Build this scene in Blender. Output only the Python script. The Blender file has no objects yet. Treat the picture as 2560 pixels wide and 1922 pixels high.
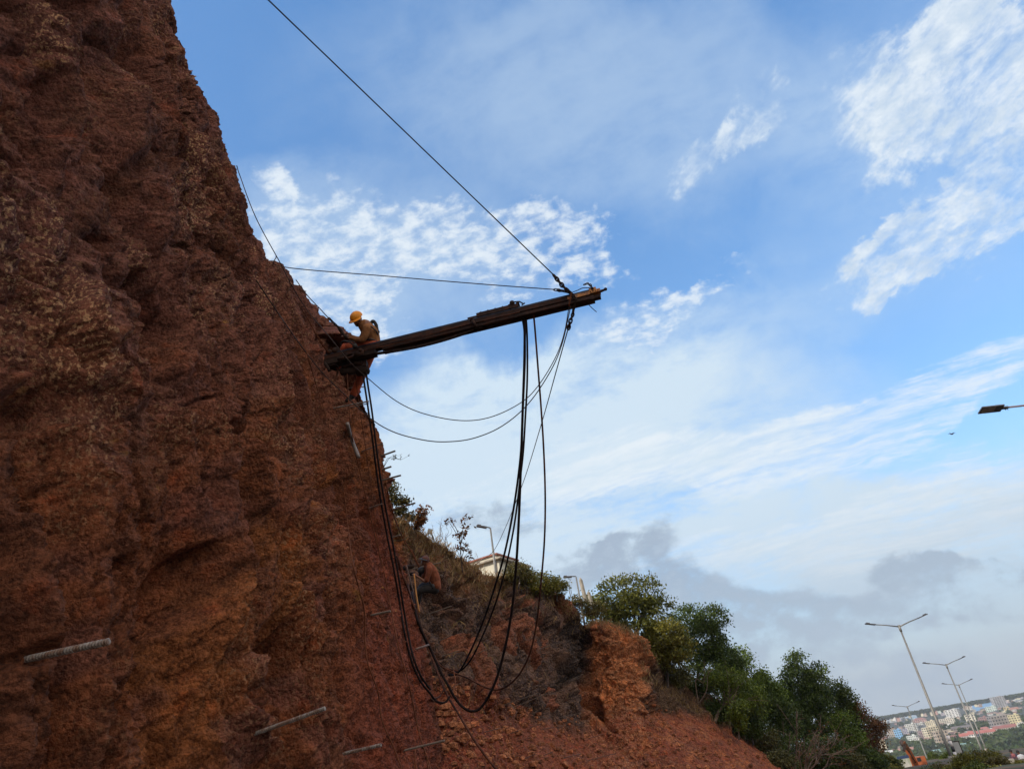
import bpy, math, random
import numpy as np
from mathutils import Vector, Matrix
from mathutils.bvhtree import BVHTree
R = math.radians
random.seed(7); RNG = np.random.default_rng(11)
USE_HAZE = True
SC = bpy.context.scene
COL = SC.collection

# ------------------------------------------------------------------ camera
F = 1700.0; ROLL = R(8.8); PITCH = R(29.6); CAM = np.array([0, 0, 1.6])
f_ = np.array([0, math.cos(PITCH), math.sin(PITCH)]); u_ = np.array([0, -math.sin(PITCH), math.cos(PITCH)]); r_ = np.array([1., 0, 0])
cx_ = math.cos(ROLL)*r_ - math.sin(ROLL)*u_; cy_ = math.sin(ROLL)*r_ + math.cos(ROLL)*u_
def W(px, py, d):            # survey point: photo pixel + distance along the view axis -> world
    return CAM + d*(f_ + (px-1280)/F*cx_ - (py-961)/F*cy_)
def ray(px, py):
    v = f_ + (px-1280)/F*cx_ - (py-961)/F*cy_
    return v/np.linalg.norm(v)
def PX(P):
    v = np.asarray(P) - CAM; d = v@f_
    return 1280+F*(v@cx_)/d, 961-F*(v@cy_)/d, d
cam = bpy.data.cameras.new('camera'); cam.sensor_width = 36; cam.lens = 36*F/2560; cam.clip_start = 0.05; cam.clip_end = 30000
co = bpy.data.objects.new('camera', cam); COL.objects.link(co)
m = Matrix.Identity(4)
for i in range(3):
    m[i][0] = cx_[i]; m[i][1] = cy_[i]; m[i][2] = -f_[i]; m[i][3] = CAM[i]
co.matrix_world = m; SC.camera = co

# ------------------------------------------------------------------ light
SUN_AZ = -118.0; SUN_EL = 21.0            # azimuth clockwise from +Y
SC.view_settings.view_transform = 'Standard'; SC.view_settings.look = 'None'
SC.view_settings.exposure = 1.0; SC.view_settings.gamma = 1.0; SC.view_settings.use_curve_mapping = False
sl = bpy.data.lights.new('sun', 'SUN'); sl.energy = 2.0; sl.angle = R(3.0); sl.color = (1, .88, .72)
so = bpy.data.objects.new('sun', sl); COL.objects.link(so)
sd = Vector((math.sin(R(SUN_AZ))*math.cos(R(SUN_EL)), math.cos(R(SUN_AZ))*math.cos(R(SUN_EL)), math.sin(R(SUN_EL))))
so.rotation_euler = sd.to_track_quat('Z', 'Y').to_euler()

class NT:
    """tiny node-tree helper"""
    def __init__(s, nt): s.nt = nt; nt.nodes.clear()
    def n(s, t, **k):
        o = s.nt.nodes.new(t)
        for a, v in k.items(): setattr(o, a, v)
        return o
    def l(s, a, b): s.nt.links.new(a, b)
    def inp(s, node, i, v):
        if hasattr(v, 'links'): s.l(v, node.inputs[i])
        else: node.inputs[i].default_value = v
    def m(s, op, a, b=0.0, c=0.0, clamp=False):
        o = s.n('ShaderNodeMath', operation=op); o.use_clamp = clamp
        s.inp(o, 0, a); s.inp(o, 1, b); s.inp(o, 2, c); return o.outputs[0]
    def vm(s, op, a, b=(0, 0, 0), out=0):
        o = s.n('ShaderNodeVectorMath', operation=op); s.inp(o, 0, a); s.inp(o, 1, b); return o.outputs[out]
    def mr(s, v, a, b, c=0.0, d=1.0, smooth=True):
        o = s.n('ShaderNodeMapRange'); o.interpolation_type = 'SMOOTHSTEP' if smooth else 'LINEAR'
        s.inp(o, 0, v); s.inp(o, 1, a); s.inp(o, 2, b); s.inp(o, 3, c); s.inp(o, 4, d); return o.outputs[0]
    def mix(s, f, a, b, mode='MIX'):
        o = s.n('ShaderNodeMix', data_type='RGBA', blend_type=mode)
        s.inp(o, 0, f); s.inp(o, 6, a); s.inp(o, 7, b); return o.outputs[2]
    def noise(s, vec, scale, detail=4, rough=.55, dist=0.0, out=0):
        o = s.n('ShaderNodeTexNoise'); s.l(vec, o.inputs['Vector']); o.inputs['Scale'].default_value = scale
        o.inputs['Detail'].default_value = detail; o.inputs['Roughness'].default_value = rough
        o.inputs['Distortion'].default_value = dist; return o.outputs[out]
    def vor(s, vec, scale, feat='F1', out=0):
        o = s.n('ShaderNodeTexVoronoi', feature=feat); s.l(vec, o.inputs['Vector']); o.inputs['Scale'].default_value = scale
        return o.outputs[out]
    def mapv(s, vec, scale=(1, 1, 1), rot=(0, 0, 0), loc=(0, 0, 0)):
        o = s.n('ShaderNodeMapping'); s.l(vec, o.inputs[0]); o.inputs['Scale'].default_value = scale
        o.inputs['Rotation'].default_value = rot; o.inputs['Location'].default_value = loc; return o.outputs[0]

world = bpy.data.worlds.new('World'); SC.world = world; world.use_nodes = True
w = NT(world.node_tree)
def build_world():
    sky = w.n('ShaderNodeTexSky', sky_type='NISHITA'); sky.sun_disc = False
    sky.sun_elevation = R(SUN_EL); sky.sun_rotation = R(SUN_AZ); sky.air_density = 1.25; sky.dust_density = 0.4; sky.ozone_density = 2.2
    tc = w.n('ShaderNodeTexCoord'); D = w.vm('NORMALIZE', tc.outputs['Generated'])
    sep = w.n('ShaderNodeSeparateXYZ'); w.l(D, sep.inputs[0])
    zz = w.m('ADD', w.m('MAXIMUM', sep.outputs[2], 0.0), 0.16)
    comb = w.n('ShaderNodeCombineXYZ'); w.l(w.m('DIVIDE', sep.outputs[0], zz), comb.inputs[0]); w.l(w.m('DIVIDE', sep.outputs[1], zz), comb.inputs[1])
    Q = comb.outputs[0]
    wv = w.vm('SUBTRACT', w.noise(D, 5.5, 8, .62, .2, out=1), (.5, .5, .5)); sv = w.n('ShaderNodeVectorMath', operation='SCALE'); w.l(wv, sv.inputs[0]); sv.inputs['Scale'].default_value = .26
    Dw = w.vm('ADD', D, sv.outputs[0]); sv2 = w.n('ShaderNodeVectorMath', operation='SCALE'); w.l(wv, sv2.inputs[0]); sv2.inputs['Scale'].default_value = .09; Dw2 = w.vm('ADD', D, sv2.outputs[0]); WS = [Dw]
    def blob(px, py, ea, eb, ang, soft=1.0):
        c = ray(px, py)
        a = np.radians(ang); da = cx_*math.cos(a) + cy_*math.sin(a); db = -cx_*math.sin(a) + cy_*math.cos(a)
        da = da - c*(da@c); db = db - c*(db@c); da /= np.linalg.norm(da); db /= np.linalg.norm(db)
        ra = da*F/ea/ (1/ max(.3, (c@f_)))**.5; rb = db*F/eb/(1/max(.3, (c@f_)))**.5
        x = w.vm('DOT_PRODUCT', WS[0], tuple(ra), out=1); y = w.vm('DOT_PRODUCT', WS[0], tuple(rb), out=1)
        r2 = w.m('ADD', w.m('MULTIPLY', x, x), w.m('MULTIPLY', y, y))
        fr = w.m('GREATER_THAN', w.vm('DOT_PRODUCT', D, tuple(c), out=1), 0.2)
        return w.m('MULTIPLY', w.mr(r2, 0.0, 1.6, 1.0, 0.0), fr)
    def summ(bl):
        s = None
        for b in bl:
            v = w.m('MULTIPLY', blob(*b[:5]), b[5]); s = v if s is None else w.m('ADD', s, v)
        return w.m('MINIMUM', s, 1.25)
    base = sky.outputs[0]
    hs = w.n('ShaderNodeHueSaturation'); hs.inputs['Saturation'].default_value = SKY_SAT; hs.inputs['Value'].default_value = SKY_VAL
    hs.inputs['Hue'].default_value = SKY_HUE
    w.l(base, hs.inputs['Color']); base = w.mix(.5, w.mix(1.0, hs.outputs[0], SKY_MUL, 'MULTIPLY'), w.mix(w.mr(sep.outputs[2], .2, .85), (.60, 1.45, 2.7, 1), (.36, 1.0, 2.2, 1)))
    def mapr(vec, ang, sx, sy):      # rotate so that ang becomes the x axis, then stretch
        return w.mapv(w.mapv(vec, (1, 1, 1), (0, 0, R(-ang))), (sx, sy, 1))
    def cl(n, mk_, lo, hi, k):
        n = w.m('MULTIPLY_ADD', w.m('SUBTRACT', n, .5), 2.4, .5)
        return w.m('MULTIPLY', w.mr(w.m('ADD', n, w.m('MULTIPLY', w.m('SUBTRACT', mk_, 1.0), k)), lo, hi), w.mr(mk_, .0, .15))
    wn = w.noise(Q, 2.2, 3, .55, out=1)
    o = w.n('ShaderNodeVectorMath', operation='SCALE'); w.l(wn, o.inputs[0]); o.inputs['Scale'].default_value = .16
    Qw = w.vm('ADD', Q, o.outputs[0])
    fine = w.noise(Qw, 17.0, 6, .66, .1)
    # thin veil
    veil_m = summ([(1330, 1170, 700, 260, 10, 1.3), (1150, 980, 420, 120, 5, .5), (1500, 260, 620, 240, -10, .46), (900, 620, 420, 200, -12, .50), (1900, 1330, 500, 110, 8, .9), (2480, 1260, 300, 130, 20, .7), (2300, 1440, 300, 60, 0, .5), (1650, 880, 420, 150, 20, .6), (2400, 300, 300, 350, 0, .25)])
    vn = w.noise(mapr(Qw, -20, .8, 2.2), 1.8, 8, .62, .2)
    veil = w.m('MULTIPLY', w.m('MULTIPLY', veil_m, w.mr(w.m('ADD', w.m('MULTIPLY', vn, .7), w.m('MULTIPLY', fine, .3)), .22, .58)), .92, clamp=True)
    col = w.mix(veil, base, CLOUD_VEIL)
    # cirrus streaks
    WS[0] = Dw2
    st_m = summ([(1750, 1150, 330, 62, 17, 1.1), (2010, 1130, 300, 80, 20, 1.2), (2330, 985, 270, 50, 28, 1.25), (2190, 1080, 160, 50, 33, 1.0), (1420, 1190, 330, 90, 15, .9), (2350, 1290, 330, 62, 20, 1.1), (2000, 1370, 380, 60, 12, .95), (2480, 1200, 220, 90, 25, .9), (2420, 1380, 230, 40, 5, .8)])
    sn = w.m('ADD', w.m('MULTIPLY', w.noise(mapr(Qw, -24, 1.0, 6.5), 2.0, 10, .68, .25), .70), w.m('MULTIPLY', w.noise(mapr(Qw, -24, 9.0, 14.0), 2.6, 5, .66, .2), .30))
    st = w.m('MULTIPLY', cl(sn, w.m('MINIMUM', st_m, 1.1), .20, .95, .55), .92, clamp=True)
    col = w.mix(st, col, CLOUD_W)
    # small puffs in rows
    WS[0] = Dw
    pf_m = summ([(900, 560, 330, 110, -10, .85), (1130, 620, 330, 110, -5, .9), (1420, 590, 170, 70, -22, 1.05), (850, 730, 190, 90, -35, 1.1), (720, 600, 130, 90, 0, .9), (650, 450, 60, 60, 0, .5), (1640, 770, 170, 75, 25, .9), (1560, 850, 120, 50, 20, .7), (1750, 690, 90, 35, 30, .7)])
    pn = w.m('ADD', w.m('MULTIPLY', w.noise(mapr(Q, -10, 1.0, 1.25), 25.0, 7, .6, .15), .94), w.m('MULTIPLY', w.noise(Q, 5, 2, .5, .3), .16))
    pf = w.m('MULTIPLY', cl(pn, w.m('MINIMUM', pf_m, 1.1), .30, 1.05, .50), .86, clamp=True)
    col = w.mix(pf, col, CLOUD_W)
    # torn white clouds at upper right
    bg_m = summ([(2380, 60, 70, 150, -22, 1.1), (2300, 220, 90, 150, -24, 1.1), (2240, 370, 70, 110, -30, 1.0), (2400, 330, 130, 80, 35, .8), (2470, 40, 60, 70, 20, .5), (2480, 180, 70, 40, 40, .7), (2450, 540, 210, 95, 42, 1.3), (2540, 400, 100, 140, 10, 1.1), (2250, 640, 120, 50, 25, .95), (2350, 600, 130, 60, 20, 1.0),
                 (1890, 310, 110, 60, 60, .62), (1790, 425, 100, 50, 10, .75), (1870, 380, 90, 70, 30, .5), (2110, 300, 60, 80, 0, .45), (2060, 170, 90, 60, 30, .45), (2180, 150, 80, 60, 30, .45)])
    bn = w.m('ADD', w.m('MULTIPLY', w.noise(mapr(Qw, -68, 1.0, 1.8), 3.6, 10, .70, .3), .72), w.m('MULTIPLY', w.noise(mapr(Q, -68, 1, 1.3), 24.0, 6, .66, .2), .28)); bn = w.m('MULTIPLY_ADD', w.m('SUBTRACT', bn, .5), 1.5, .5)
    bgm = w.m('MINIMUM', bg_m, 1.15); bg = w.m('MULTIPLY', cl(bn, bgm, .10, .90, .60), .93, clamp=True)
    col = w.mix(bg, col, w.mix(w.mr(fine, .35, .65), CLOUD_V2, CLOUD_W))
    # grey low clouds
    WS[0] = Dw2
    gr_m = summ([(1250, 1295, 160, 44, 0, .9), (1580, 1372, 120, 50, 20, 1.1), (1440, 1405, 150, 48, 0, 1.0), (1720, 1480, 290, 70, -22, 1.1), (2020, 1600, 360, 90, -8, 1.0), (2160, 1512, 190, 40, 2, 1.2), (2490, 1480, 200, 58, 0, 1.5), (2320, 1425, 110, 36, 0, 1.05), (1740, 1640, 260, 50, -20, .6)])
    gn = w.m('ADD', w.m('MULTIPLY', w.noise(w.mapv(D, (1, 1, 1.7)), 8.0, 9, .62, .2), .6), w.m('MULTIPLY', w.noise(w.mapv(D, (1, 1, 1.5)), 26.0, 7, .64, .2), .4))
    gn = w.m('MULTIPLY_ADD', w.m('SUBTRACT', gn, .5), 1.9, .5); gr = cl(gn, w.m('MINIMUM', gr_m, 1.1), .0, .85, .75)
    col = w.mix(w.m('MULTIPLY', gr, .93), col, w.mix(w.mr(gn, .35, .75), CLOUD_G, CLOUD_G2))
    # unseen bright cloud bank added behind and right of the camera to fill-light the cliff
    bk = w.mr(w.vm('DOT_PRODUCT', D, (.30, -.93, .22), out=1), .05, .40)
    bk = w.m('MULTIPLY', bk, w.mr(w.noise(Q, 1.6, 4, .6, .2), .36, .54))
    col = w.mix(w.m('MULTIPLY', bk, .95), col, CLOUD_FILL)
    # pale haze band low down
    hz = w.mr(sep.outputs[2], 0.0, .30, .9, 0.0)
    col = w.mix(hz, col, HAZE_C)
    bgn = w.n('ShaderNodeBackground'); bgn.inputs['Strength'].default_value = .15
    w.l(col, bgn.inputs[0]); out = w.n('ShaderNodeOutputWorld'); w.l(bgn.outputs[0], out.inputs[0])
SKY_SAT, SKY_VAL, SKY_HUE = 1.2, 1.06, .501; STREAK = 35
CLOUD_W = (2.85, 3.1, 3.3, 1); CLOUD_V2 = (2.1, 2.5, 2.95, 1); CLOUD_VEIL = (2.2, 2.7, 3.15, 1); CLOUD_G = (.80, 1.08, 1.5, 1); CLOUD_G2 = (1.45, 1.8, 2.25, 1); SKY_MUL = (1.0, .93, .97, 1); CLOUD_FILL = (6.0, 5.1, 4.1, 1); HAZE_C = (1.45, 1.85, 2.25, 1)
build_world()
world.cycles.sampling_method = 'MANUAL'; world.cycles.sample_map_resolution = 512

# ------------------------------------------------------------------ helpers
ORG = {}
def tag(o, label=None, cat=None, group=None, kind=None):
    if label: o['label'] = label
    if cat: o['category'] = cat
    if group: o['group'] = group
    if kind: o['kind'] = kind
    return o
def thing(name, label, cat, loc=(0, 0, 0), rotz=0, group=None):
    o = bpy.data.objects.new(name, None); COL.objects.link(o); o.empty_display_size = .2
    o.location = loc; o.rotation_euler = (0, 0, rotz); tag(o, label, cat, group)
    ORG[o.name] = np.array(loc, float) if rotz == 0 else np.zeros(3)
    return o
def mk(name, vf, mat, parent=None, smooth=False, local=False):
    V, Fc = vf
    V = np.asarray(V, float)
    if parent is not None and not local: V = V - ORG[parent.name]
    c = np.zeros(3)
    if parent is None: c = V.mean(0); V = V - c
    me = bpy.data.meshes.new(name)
    if isinstance(Fc, np.ndarray) and len(Fc):
        me.vertices.add(len(V)); me.vertices.foreach_set('co', V.astype(np.float32).ravel())
        k = Fc.shape[1]; me.loops.add(Fc.size); me.loops.foreach_set('vertex_index', Fc.astype(np.int32).ravel())
        me.polygons.add(len(Fc)); me.polygons.foreach_set('loop_start', np.arange(0, Fc.size, k, dtype=np.int32))
        me.update(calc_edges=True); me.validate()
    else:
        me.from_pydata([tuple(v) for v in V], [], [tuple(q) for q in Fc]); me.update()
    if smooth: me.shade_smooth()
    if mat: me.materials.append(mat)
    o = bpy.data.objects.new(name, me); COL.objects.link(o); o.location = c
    if parent is not None: o.parent = parent; ORG[o.name] = ORG[parent.name] if not local else np.zeros(3)
    else: ORG[o.name] = c
    return o
def vcol(o, arr, name='tint'):
    a = o.data.color_attributes.new(name, 'FLOAT_COLOR', 'POINT')
    c = np.ones((len(arr), 4), np.float32); c[:, :3] = arr; a.data.foreach_set('color', c.ravel())
class MB:
    def __init__(s): s.V = []; s.F = []
    def add(s, V, Fc):
        n = len(s.V); s.V += [tuple(v) for v in V]; s.F += [tuple(i+n for i in q) for q in Fc]; return s
    def box(s, c, d, M=None):
        c = np.array(c, float); h = np.array(d, float)/2
        P = np.array([[sx, sy, sz] for sx in (-1, 1) for sy in (-1, 1) for sz in (-1, 1)])*h
        if M is not None: P = P@np.array(M)
        return s.add(P+c, [(0, 1, 3, 2), (4, 6, 7, 5), (0, 4, 5, 1), (2, 3, 7, 6), (0, 2, 6, 4), (1, 5, 7, 3)])
    def tube(s, P, r, n=8, cap=True):
        P = np.asarray(P, float); k = len(P); r = np.broadcast_to(np.asarray(r, float), (k,))
        T = np.gradient(P, axis=0); T /= np.linalg.norm(T, axis=1)[:, None]+1e-12
        up = np.array([0, 0, 1.]) if abs(T[0][2]) < .9 else np.array([1., 0, 0])
        V = []; a = np.cross(T[0], up); a /= np.linalg.norm(a)
        for i in range(k):
            a = a - T[i]*(a@T[i]); a /= np.linalg.norm(a)+1e-12; b = np.cross(T[i], a)
            for j in range(n):
                t = 2*math.pi*j/n; V.append(P[i]+r[i]*(a*math.cos(t)+b*math.sin(t)))
        Fc = [(i*n+j, i*n+(j+1) % n, (i+1)*n+(j+1) % n, (i+1)*n+j) for i in range(k-1) for j in range(n)]
        if cap: Fc += [tuple(range(n-1, -1, -1)), tuple((k-1)*n+j for j in range(n))]
        return s.add(V, Fc)
    def ball(s, c, r, n=10, sq=(1, 1, 1), M=None):
        V = []; c = np.array(c, float)
        for i in range(1, n):
            for j in range(2*n):
                th = math.pi*i/n; ph = math.pi*j/n
                V.append(np.array([math.sin(th)*math.cos(ph)*sq[0], math.sin(th)*math.sin(ph)*sq[1], math.cos(th)*sq[2]])*r)
        V += [np.array([0, 0, r*sq[2]]), np.array([0, 0, -r*sq[2]])]
        if M is not None: V = [v@np.array(M) for v in V]
        V = [v+c for v in V]; k = 2*n
        Fc = [(i*k+j, (i+1)*k+j, (i+1)*k+(j+1) % k, i*k+(j+1) % k) for i in range(n-2) for j in range(k)]
        t = len(V)-2; Fc += [(t, j, (j+1) % k) for j in range(k)]; Fc += [(t+1, (n-2)*k+(j+1) % k, (n-2)*k+j) for j in range(k)]
        return s.add(V, Fc)
    @property
    def vf(s): return (s.V, s.F)
def frame(ex, up=(0, 0, 1)):
    ex = np.array(ex, float); ex /= np.linalg.norm(ex); up = np.array(up, float)
    ez = up-ex*(up@ex); ez /= np.linalg.norm(ez); ey = np.cross(ez, ex); return np.array([ex, ey, ez])
def spline(P, n=8):
    P = np.asarray(P, float)
    if len(P) < 3: return np.array([P[0]+(P[-1]-P[0])*t for t in np.linspace(0, 1, n)])
    Q = np.vstack([2*P[0]-P[1], P, 2*P[-1]-P[-2]]); out = []
    for i in range(1, len(Q)-2):
        a, b, c, d = Q[i-1], Q[i], Q[i+1], Q[i+2]
        for t in np.linspace(0, 1, n, endpoint=False):
            out.append(.5*((2*b)+(c-a)*t+(2*a-5*b+4*c-d)*t*t+(3*b-a-3*c+d)*t**3))
    out.append(P[-1]); return np.array(out)
# --- numpy noise
def _h(ix, iy, iz, s):
    with np.errstate(over='ignore'):
        n = (ix*374761393+iy*668265263+iz*1440662683+s*974634777).astype(np.uint32)
        n = (n ^ (n >> np.uint32(13)))*np.uint32(1274126177); n = n ^ (n >> np.uint32(16))
        n = n*np.uint32(2246822519); n ^= n >> np.uint32(15)
    return n
def noise(P, s=0):
    i = np.floor(P).astype(np.int64); fr = P-i; u = fr*fr*fr*(fr*(fr*6-15)+10); out = 0
    for dx in (0, 1):
        for dy in (0, 1):
            for dz in (0, 1):
                h = _h(i[:, 0]+dx, i[:, 1]+dy, i[:, 2]+dz, s)
                gx = (h & 255)/127.5-1; gy = ((h >> 8) & 255)/127.5-1; gz = ((h >> 16) & 255)/127.5-1
                g = gx*(fr[:, 0]-dx)+gy*(fr[:, 1]-dy)+gz*(fr[:, 2]-dz)
                out = out+g*(u[:, 0] if dx else 1-u[:, 0])*(u[:, 1] if dy else 1-u[:, 1])*(u[:, 2] if dz else 1-u[:, 2])
    return out
def fbm(P, o=4, s=0, g=.5, ridge=False):
    a = 1; t = 0; k = 1.0
    for j in range(o):
        n = noise(P*k+j*17.3, s+j)
        t = t+a*((1-2*np.abs(n))-.6 if ridge else n); a *= g; k *= 2.03
    return t
def worley(P, s=0, facet=False):
    i = np.floor(P).astype(np.int64); d1 = np.full(len(P), 9.); d2 = d1.copy(); cid = np.zeros(len(P)); fc = np.zeros(len(P))
    for dx in (-1, 0, 1):
        for dy in (-1, 0, 1):
            for dz in (-1, 0, 1):
                h = _h(i[:, 0]+dx, i[:, 1]+dy, i[:, 2]+dz, s)
                q = np.stack([i[:, 0]+dx+(h & 255)/255, i[:, 1]+dy+((h >> 8) & 255)/255, i[:, 2]+dz+((h >> 16) & 255)/255], 1)
                df = P-q; d = np.sqrt((df**2).sum(1)); c = ((h >> 24) & 255)/255.
                nr = d < d1; d2 = np.where(nr, d1, np.minimum(d2, d)); cid = np.where(nr, c, cid); d1 = np.where(nr, d, d1)
                if facet:
                    k = _h(i[:, 0]+dx, i[:, 1]+dy, i[:, 2]+dz, s+77); t = df[:, 0]*((k & 255)/127.5-1)+df[:, 1]*(((k >> 8) & 255)/127.5-1)+df[:, 2]*(((k >> 16) & 255)/127.5-1); fc = np.where(nr, t, fc)
    return (d1, d2, cid, fc) if facet else (d1, d2, cid)
def sst(x, a, b): t = np.clip((x-a)/(b-a), 0, 1); return t*t*(3-2*t)

# ------------------------------------------------------------------ materials
def mat(name, col, rough=.7, metal=0.0, var=.25, scale=8.0, bump=0.0, bscale=40., col2=None, mixs=3.0, spec=.5):
    mt = bpy.data.materials.new(name); mt.use_nodes = True; t = NT(mt.node_tree)
    tc = t.n('ShaderNodeTexCoord').outputs['Object']
    n = t.noise(tc, scale, 5, .6)
    c = t.mix(t.mr(n, .3, .7), tuple(x*(1-var) for x in col[:3])+(1,), tuple(min(1, x*(1+var)) for x in col[:3])+(1,))
    if col2: c = t.mix(t.mr(t.noise(tc, mixs, 6, .65), .45, .6), c, tuple(col2)+(1,))
    p = t.n('ShaderNodeBsdfPrincipled'); t.l(c, p.inputs['Base Color']); p.inputs['Roughness'].default_value = rough
    p.inputs['Metallic'].default_value = metal; p.inputs['Specular IOR Level'].default_value = spec
    if bump:
        b = t.n('ShaderNodeBump'); b.inputs['Strength'].default_value = bump; b.inputs['Distance'].default_value = .02
        t.l(t.noise(tc, bscale, 5, .6), b.inputs['Height']); t.l(b.outputs[0], p.inputs['Normal'])
    o = t.n('ShaderNodeOutputMaterial'); t.l(p.outputs[0], o.inputs[0]); return mt
def rock_mat(name, fleck=1.0, fs=1.0, bump=1.0):
    mt = bpy.data.materials.new(name); mt.use_nodes = True; t = NT(mt.node_tree)
    tc = t.n('ShaderNodeTexCoord').outputs['Object']
    at = t.n('ShaderNodeAttribute'); at.attribute_name = 'tint'; fk = t.n('ShaderNodeAttribute'); fk.attribute_name = 'fleck'
    wp = t.n('ShaderNodeVectorMath', operation='SCALE'); t.l(t.noise(tc, 3*fs, 3, .6, out=1), wp.inputs[0]); wp.inputs['Scale'].default_value = .10/fs
    tw = t.vm('ADD', tc, wp.outputs[0])
    n1 = t.m('ADD', t.m('MULTIPLY', t.noise(tw, 9*fs, 8, .7, .1), .55), t.m('MULTIPLY', t.noise(tc, 38*fs, 4, .7, 0), .45)); n2 = t.noise(t.mapv(tc, (1, 1, .75)), 30*fs, 4, .62, .15); n3 = t.noise(tw, 2.2*fs, 5, .6)
    c = t.mix(t.mr(n1, .36, .64), t.mix(1.0, at.outputs[0], (.50, .44, .40, 1), 'MULTIPLY'), t.mix(1.0, at.outputs[0], (2.3, 2.2, 1.95, 1), 'MULTIPLY'))
    c = t.mix(t.m('MULTIPLY', t.mr(n3, .55, .72), .55), c, t.mix(1.0, c, (1.3, .75, .45, 1), 'MULTIPLY'))
    fl = t.m('MULTIPLY', t.mr(n2, .53, .61), t.m('MULTIPLY', fk.outputs[2], fleck))
    c = t.mix(t.m('MINIMUM', fl, .85), c, (.80, .46, .24, 1))
    pt = t.mr(t.noise(tw, 16*fs, 4, .6, .3), .36, .29)
    c = t.mix(t.m('MULTIPLY', pt, .6), c, t.mix(1.0, c, (.35, .3, .3, 1), 'MULTIPLY'))
    p = t.n('ShaderNodeBsdfPrincipled'); t.l(c, p.inputs['Base Color']); p.inputs['Roughness'].default_value = .9; p.inputs['Specular IOR Level'].default_value = .25
    v = t.vor(tw, 22*fs)
    h = t.m('ADD', t.m('MULTIPLY', n1, 1.0), t.m('ADD', t.m('MULTIPLY', t.noise(tw, 45*fs, 5, .7), .5), t.m('MULTIPLY', v, -.35)))
    b = t.n('ShaderNodeBump'); b.inputs['Strength'].default_value = min(1, bump); b.inputs['Distance'].default_value = .14/fs
    t.l(h, b.inputs['Height']); t.l(b.outputs[0], p.inputs['Normal'])
    o = t.n('ShaderNodeOutputMaterial'); t.l(p.outputs[0], o.inputs[0]); return mt
def leaf_mat(name, col, trans=.25, warm=(.2, .12, .04)):
    mt = bpy.data.materials.new(name); mt.use_nodes = True; t = NT(mt.node_tree)
    at = t.n('ShaderNodeAttribute'); at.attribute_name = 'tint'
    c = t.mix(1.0, at.outputs[0], (col[0]*.78, col[1]*.80, col[2]*.6, 1), 'MULTIPLY')
    p = t.n('ShaderNodeBsdfPrincipled'); t.l(c, p.inputs['Base Color']); p.inputs['Roughness'].default_value = .55; p.inputs['Specular IOR Level'].default_value = .35
    tr = t.n('ShaderNodeBsdfTranslucent'); t.l(c, tr.inputs[0]); mx = t.n('ShaderNodeMixShader'); mx.inputs[0].default_value = trans
    t.l(p.outputs[0], mx.inputs[1]); t.l(tr.outputs[0], mx.inputs[2]); o = t.n('ShaderNodeOutputMaterial'); t.l(mx.outputs[0], o.inputs[0]); return mt
M_ROCK = rock_mat('laterite_rock', 1.0, 1.0, 1.0); M_HILL = rock_mat('hill_rock', .45, .42, .9)
M_STEEL = mat('galvanised_steel', (.27, .235, .21), .6, .05, .3, 30, .2, 120, (.17, .10, .07), 14, .3)
M_BAR_D = mat('dull_bar_steel', (.20, .155, .125), .75, .1, .2, 30, spec=.2)
M_BAR_O = mat('earth_coated_bar', (.16, .10, .08), .8, .1, .25, 20)
M_RUST = mat('rusty_painted_steel', (.028, .014, .011), .75, .1, .3, 18, .3, 90, (.055, .021, .012), 5, .2)
M_DARK = mat('dark_blue_steel', (.022, .026, .04), .35, .5, .3, 12, .2, 80)
M_IRON = mat('dark_iron', (.030, .017, .013), .8, .05, .35, 15, .3, 80, spec=.2)
M_YEL = mat('worn_orange_paint', (.45, .17, .03), .55, .1, .25, 12, .2, 60, (.12, .05, .03), 9)
M_HOSE = mat('black_rubber', (.016, .009, .008), .85, 0, .3, 6, .1, 60, spec=.15)
M_HOSE_M = mat('muddy_rubber', (.10, .036, .02), .9, 0, .35, 5, .2, 60, (.04, .018, .012), 3, .15)
M_ROPE = mat('wire_rope', (.045, .03, .026), .8, .1, .2, 20, spec=.2)
M_ROPE_M = mat('muddy_rope', (.14, .05, .026), .95, 0, .3, 9, spec=.1)
M_SKIN = mat('skin', (.19, .075, .042), .55, 0, .12, 15); M_HAIR = mat('hair', (.012, .01, .01), .7, 0, .2, 60)
M_HELM = mat('yellow_helmet', (.72, .25, .012), .45, 0, .1, 15, spec=.25); M_SHIRT = mat('dusty_tan_shirt', (.24, .105, .045), .9, 0, .25, 9, .4, 25, spec=.1)
M_TROU = mat('orange_overalls', (.46, .085, .03), .85, 0, .25, 9, .4, 25, (.3, .06, .025), 5)
M_BOOT = mat('black_boot', (.02, .015, .014), .6); M_HARN = mat('black_webbing', (.02, .017, .018), .7)
M_SHIRT2 = mat('rust_brown_shirt', (.20, .065, .035), .9, 0, .3, 9, .4, 25, spec=.1); M_TROU2 = mat('dark_trousers', (.022, .018, .018), .85, 0, .3, 9)
M_CAP = mat('red_brown_cap', (.11, .04, .03), .85)
M_BARK = mat('bark', (.07, .05, .04), .9, 0, .35, 8, .5, 20); M_DRYB = mat('dry_branch', (.16, .11, .08), .9, 0, .3, 8)
M_PVC = mat('grey_plastic_pipe', (.22, .18, .16), .5, 0, .2, 9); M_POLE = mat('grey_pole_paint', (.20, .20, .19), .5, .3, .12, 3)
M_LAMP = mat('lamp_housing', (.09, .09, .1), .5, .3); M_GLASS = mat('dark_window', (.03, .035, .04), .2)
M_PYEL = mat('yellow_plastic_pipe', (.5, .2, .03), .5, 0, .15, 9)

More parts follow.
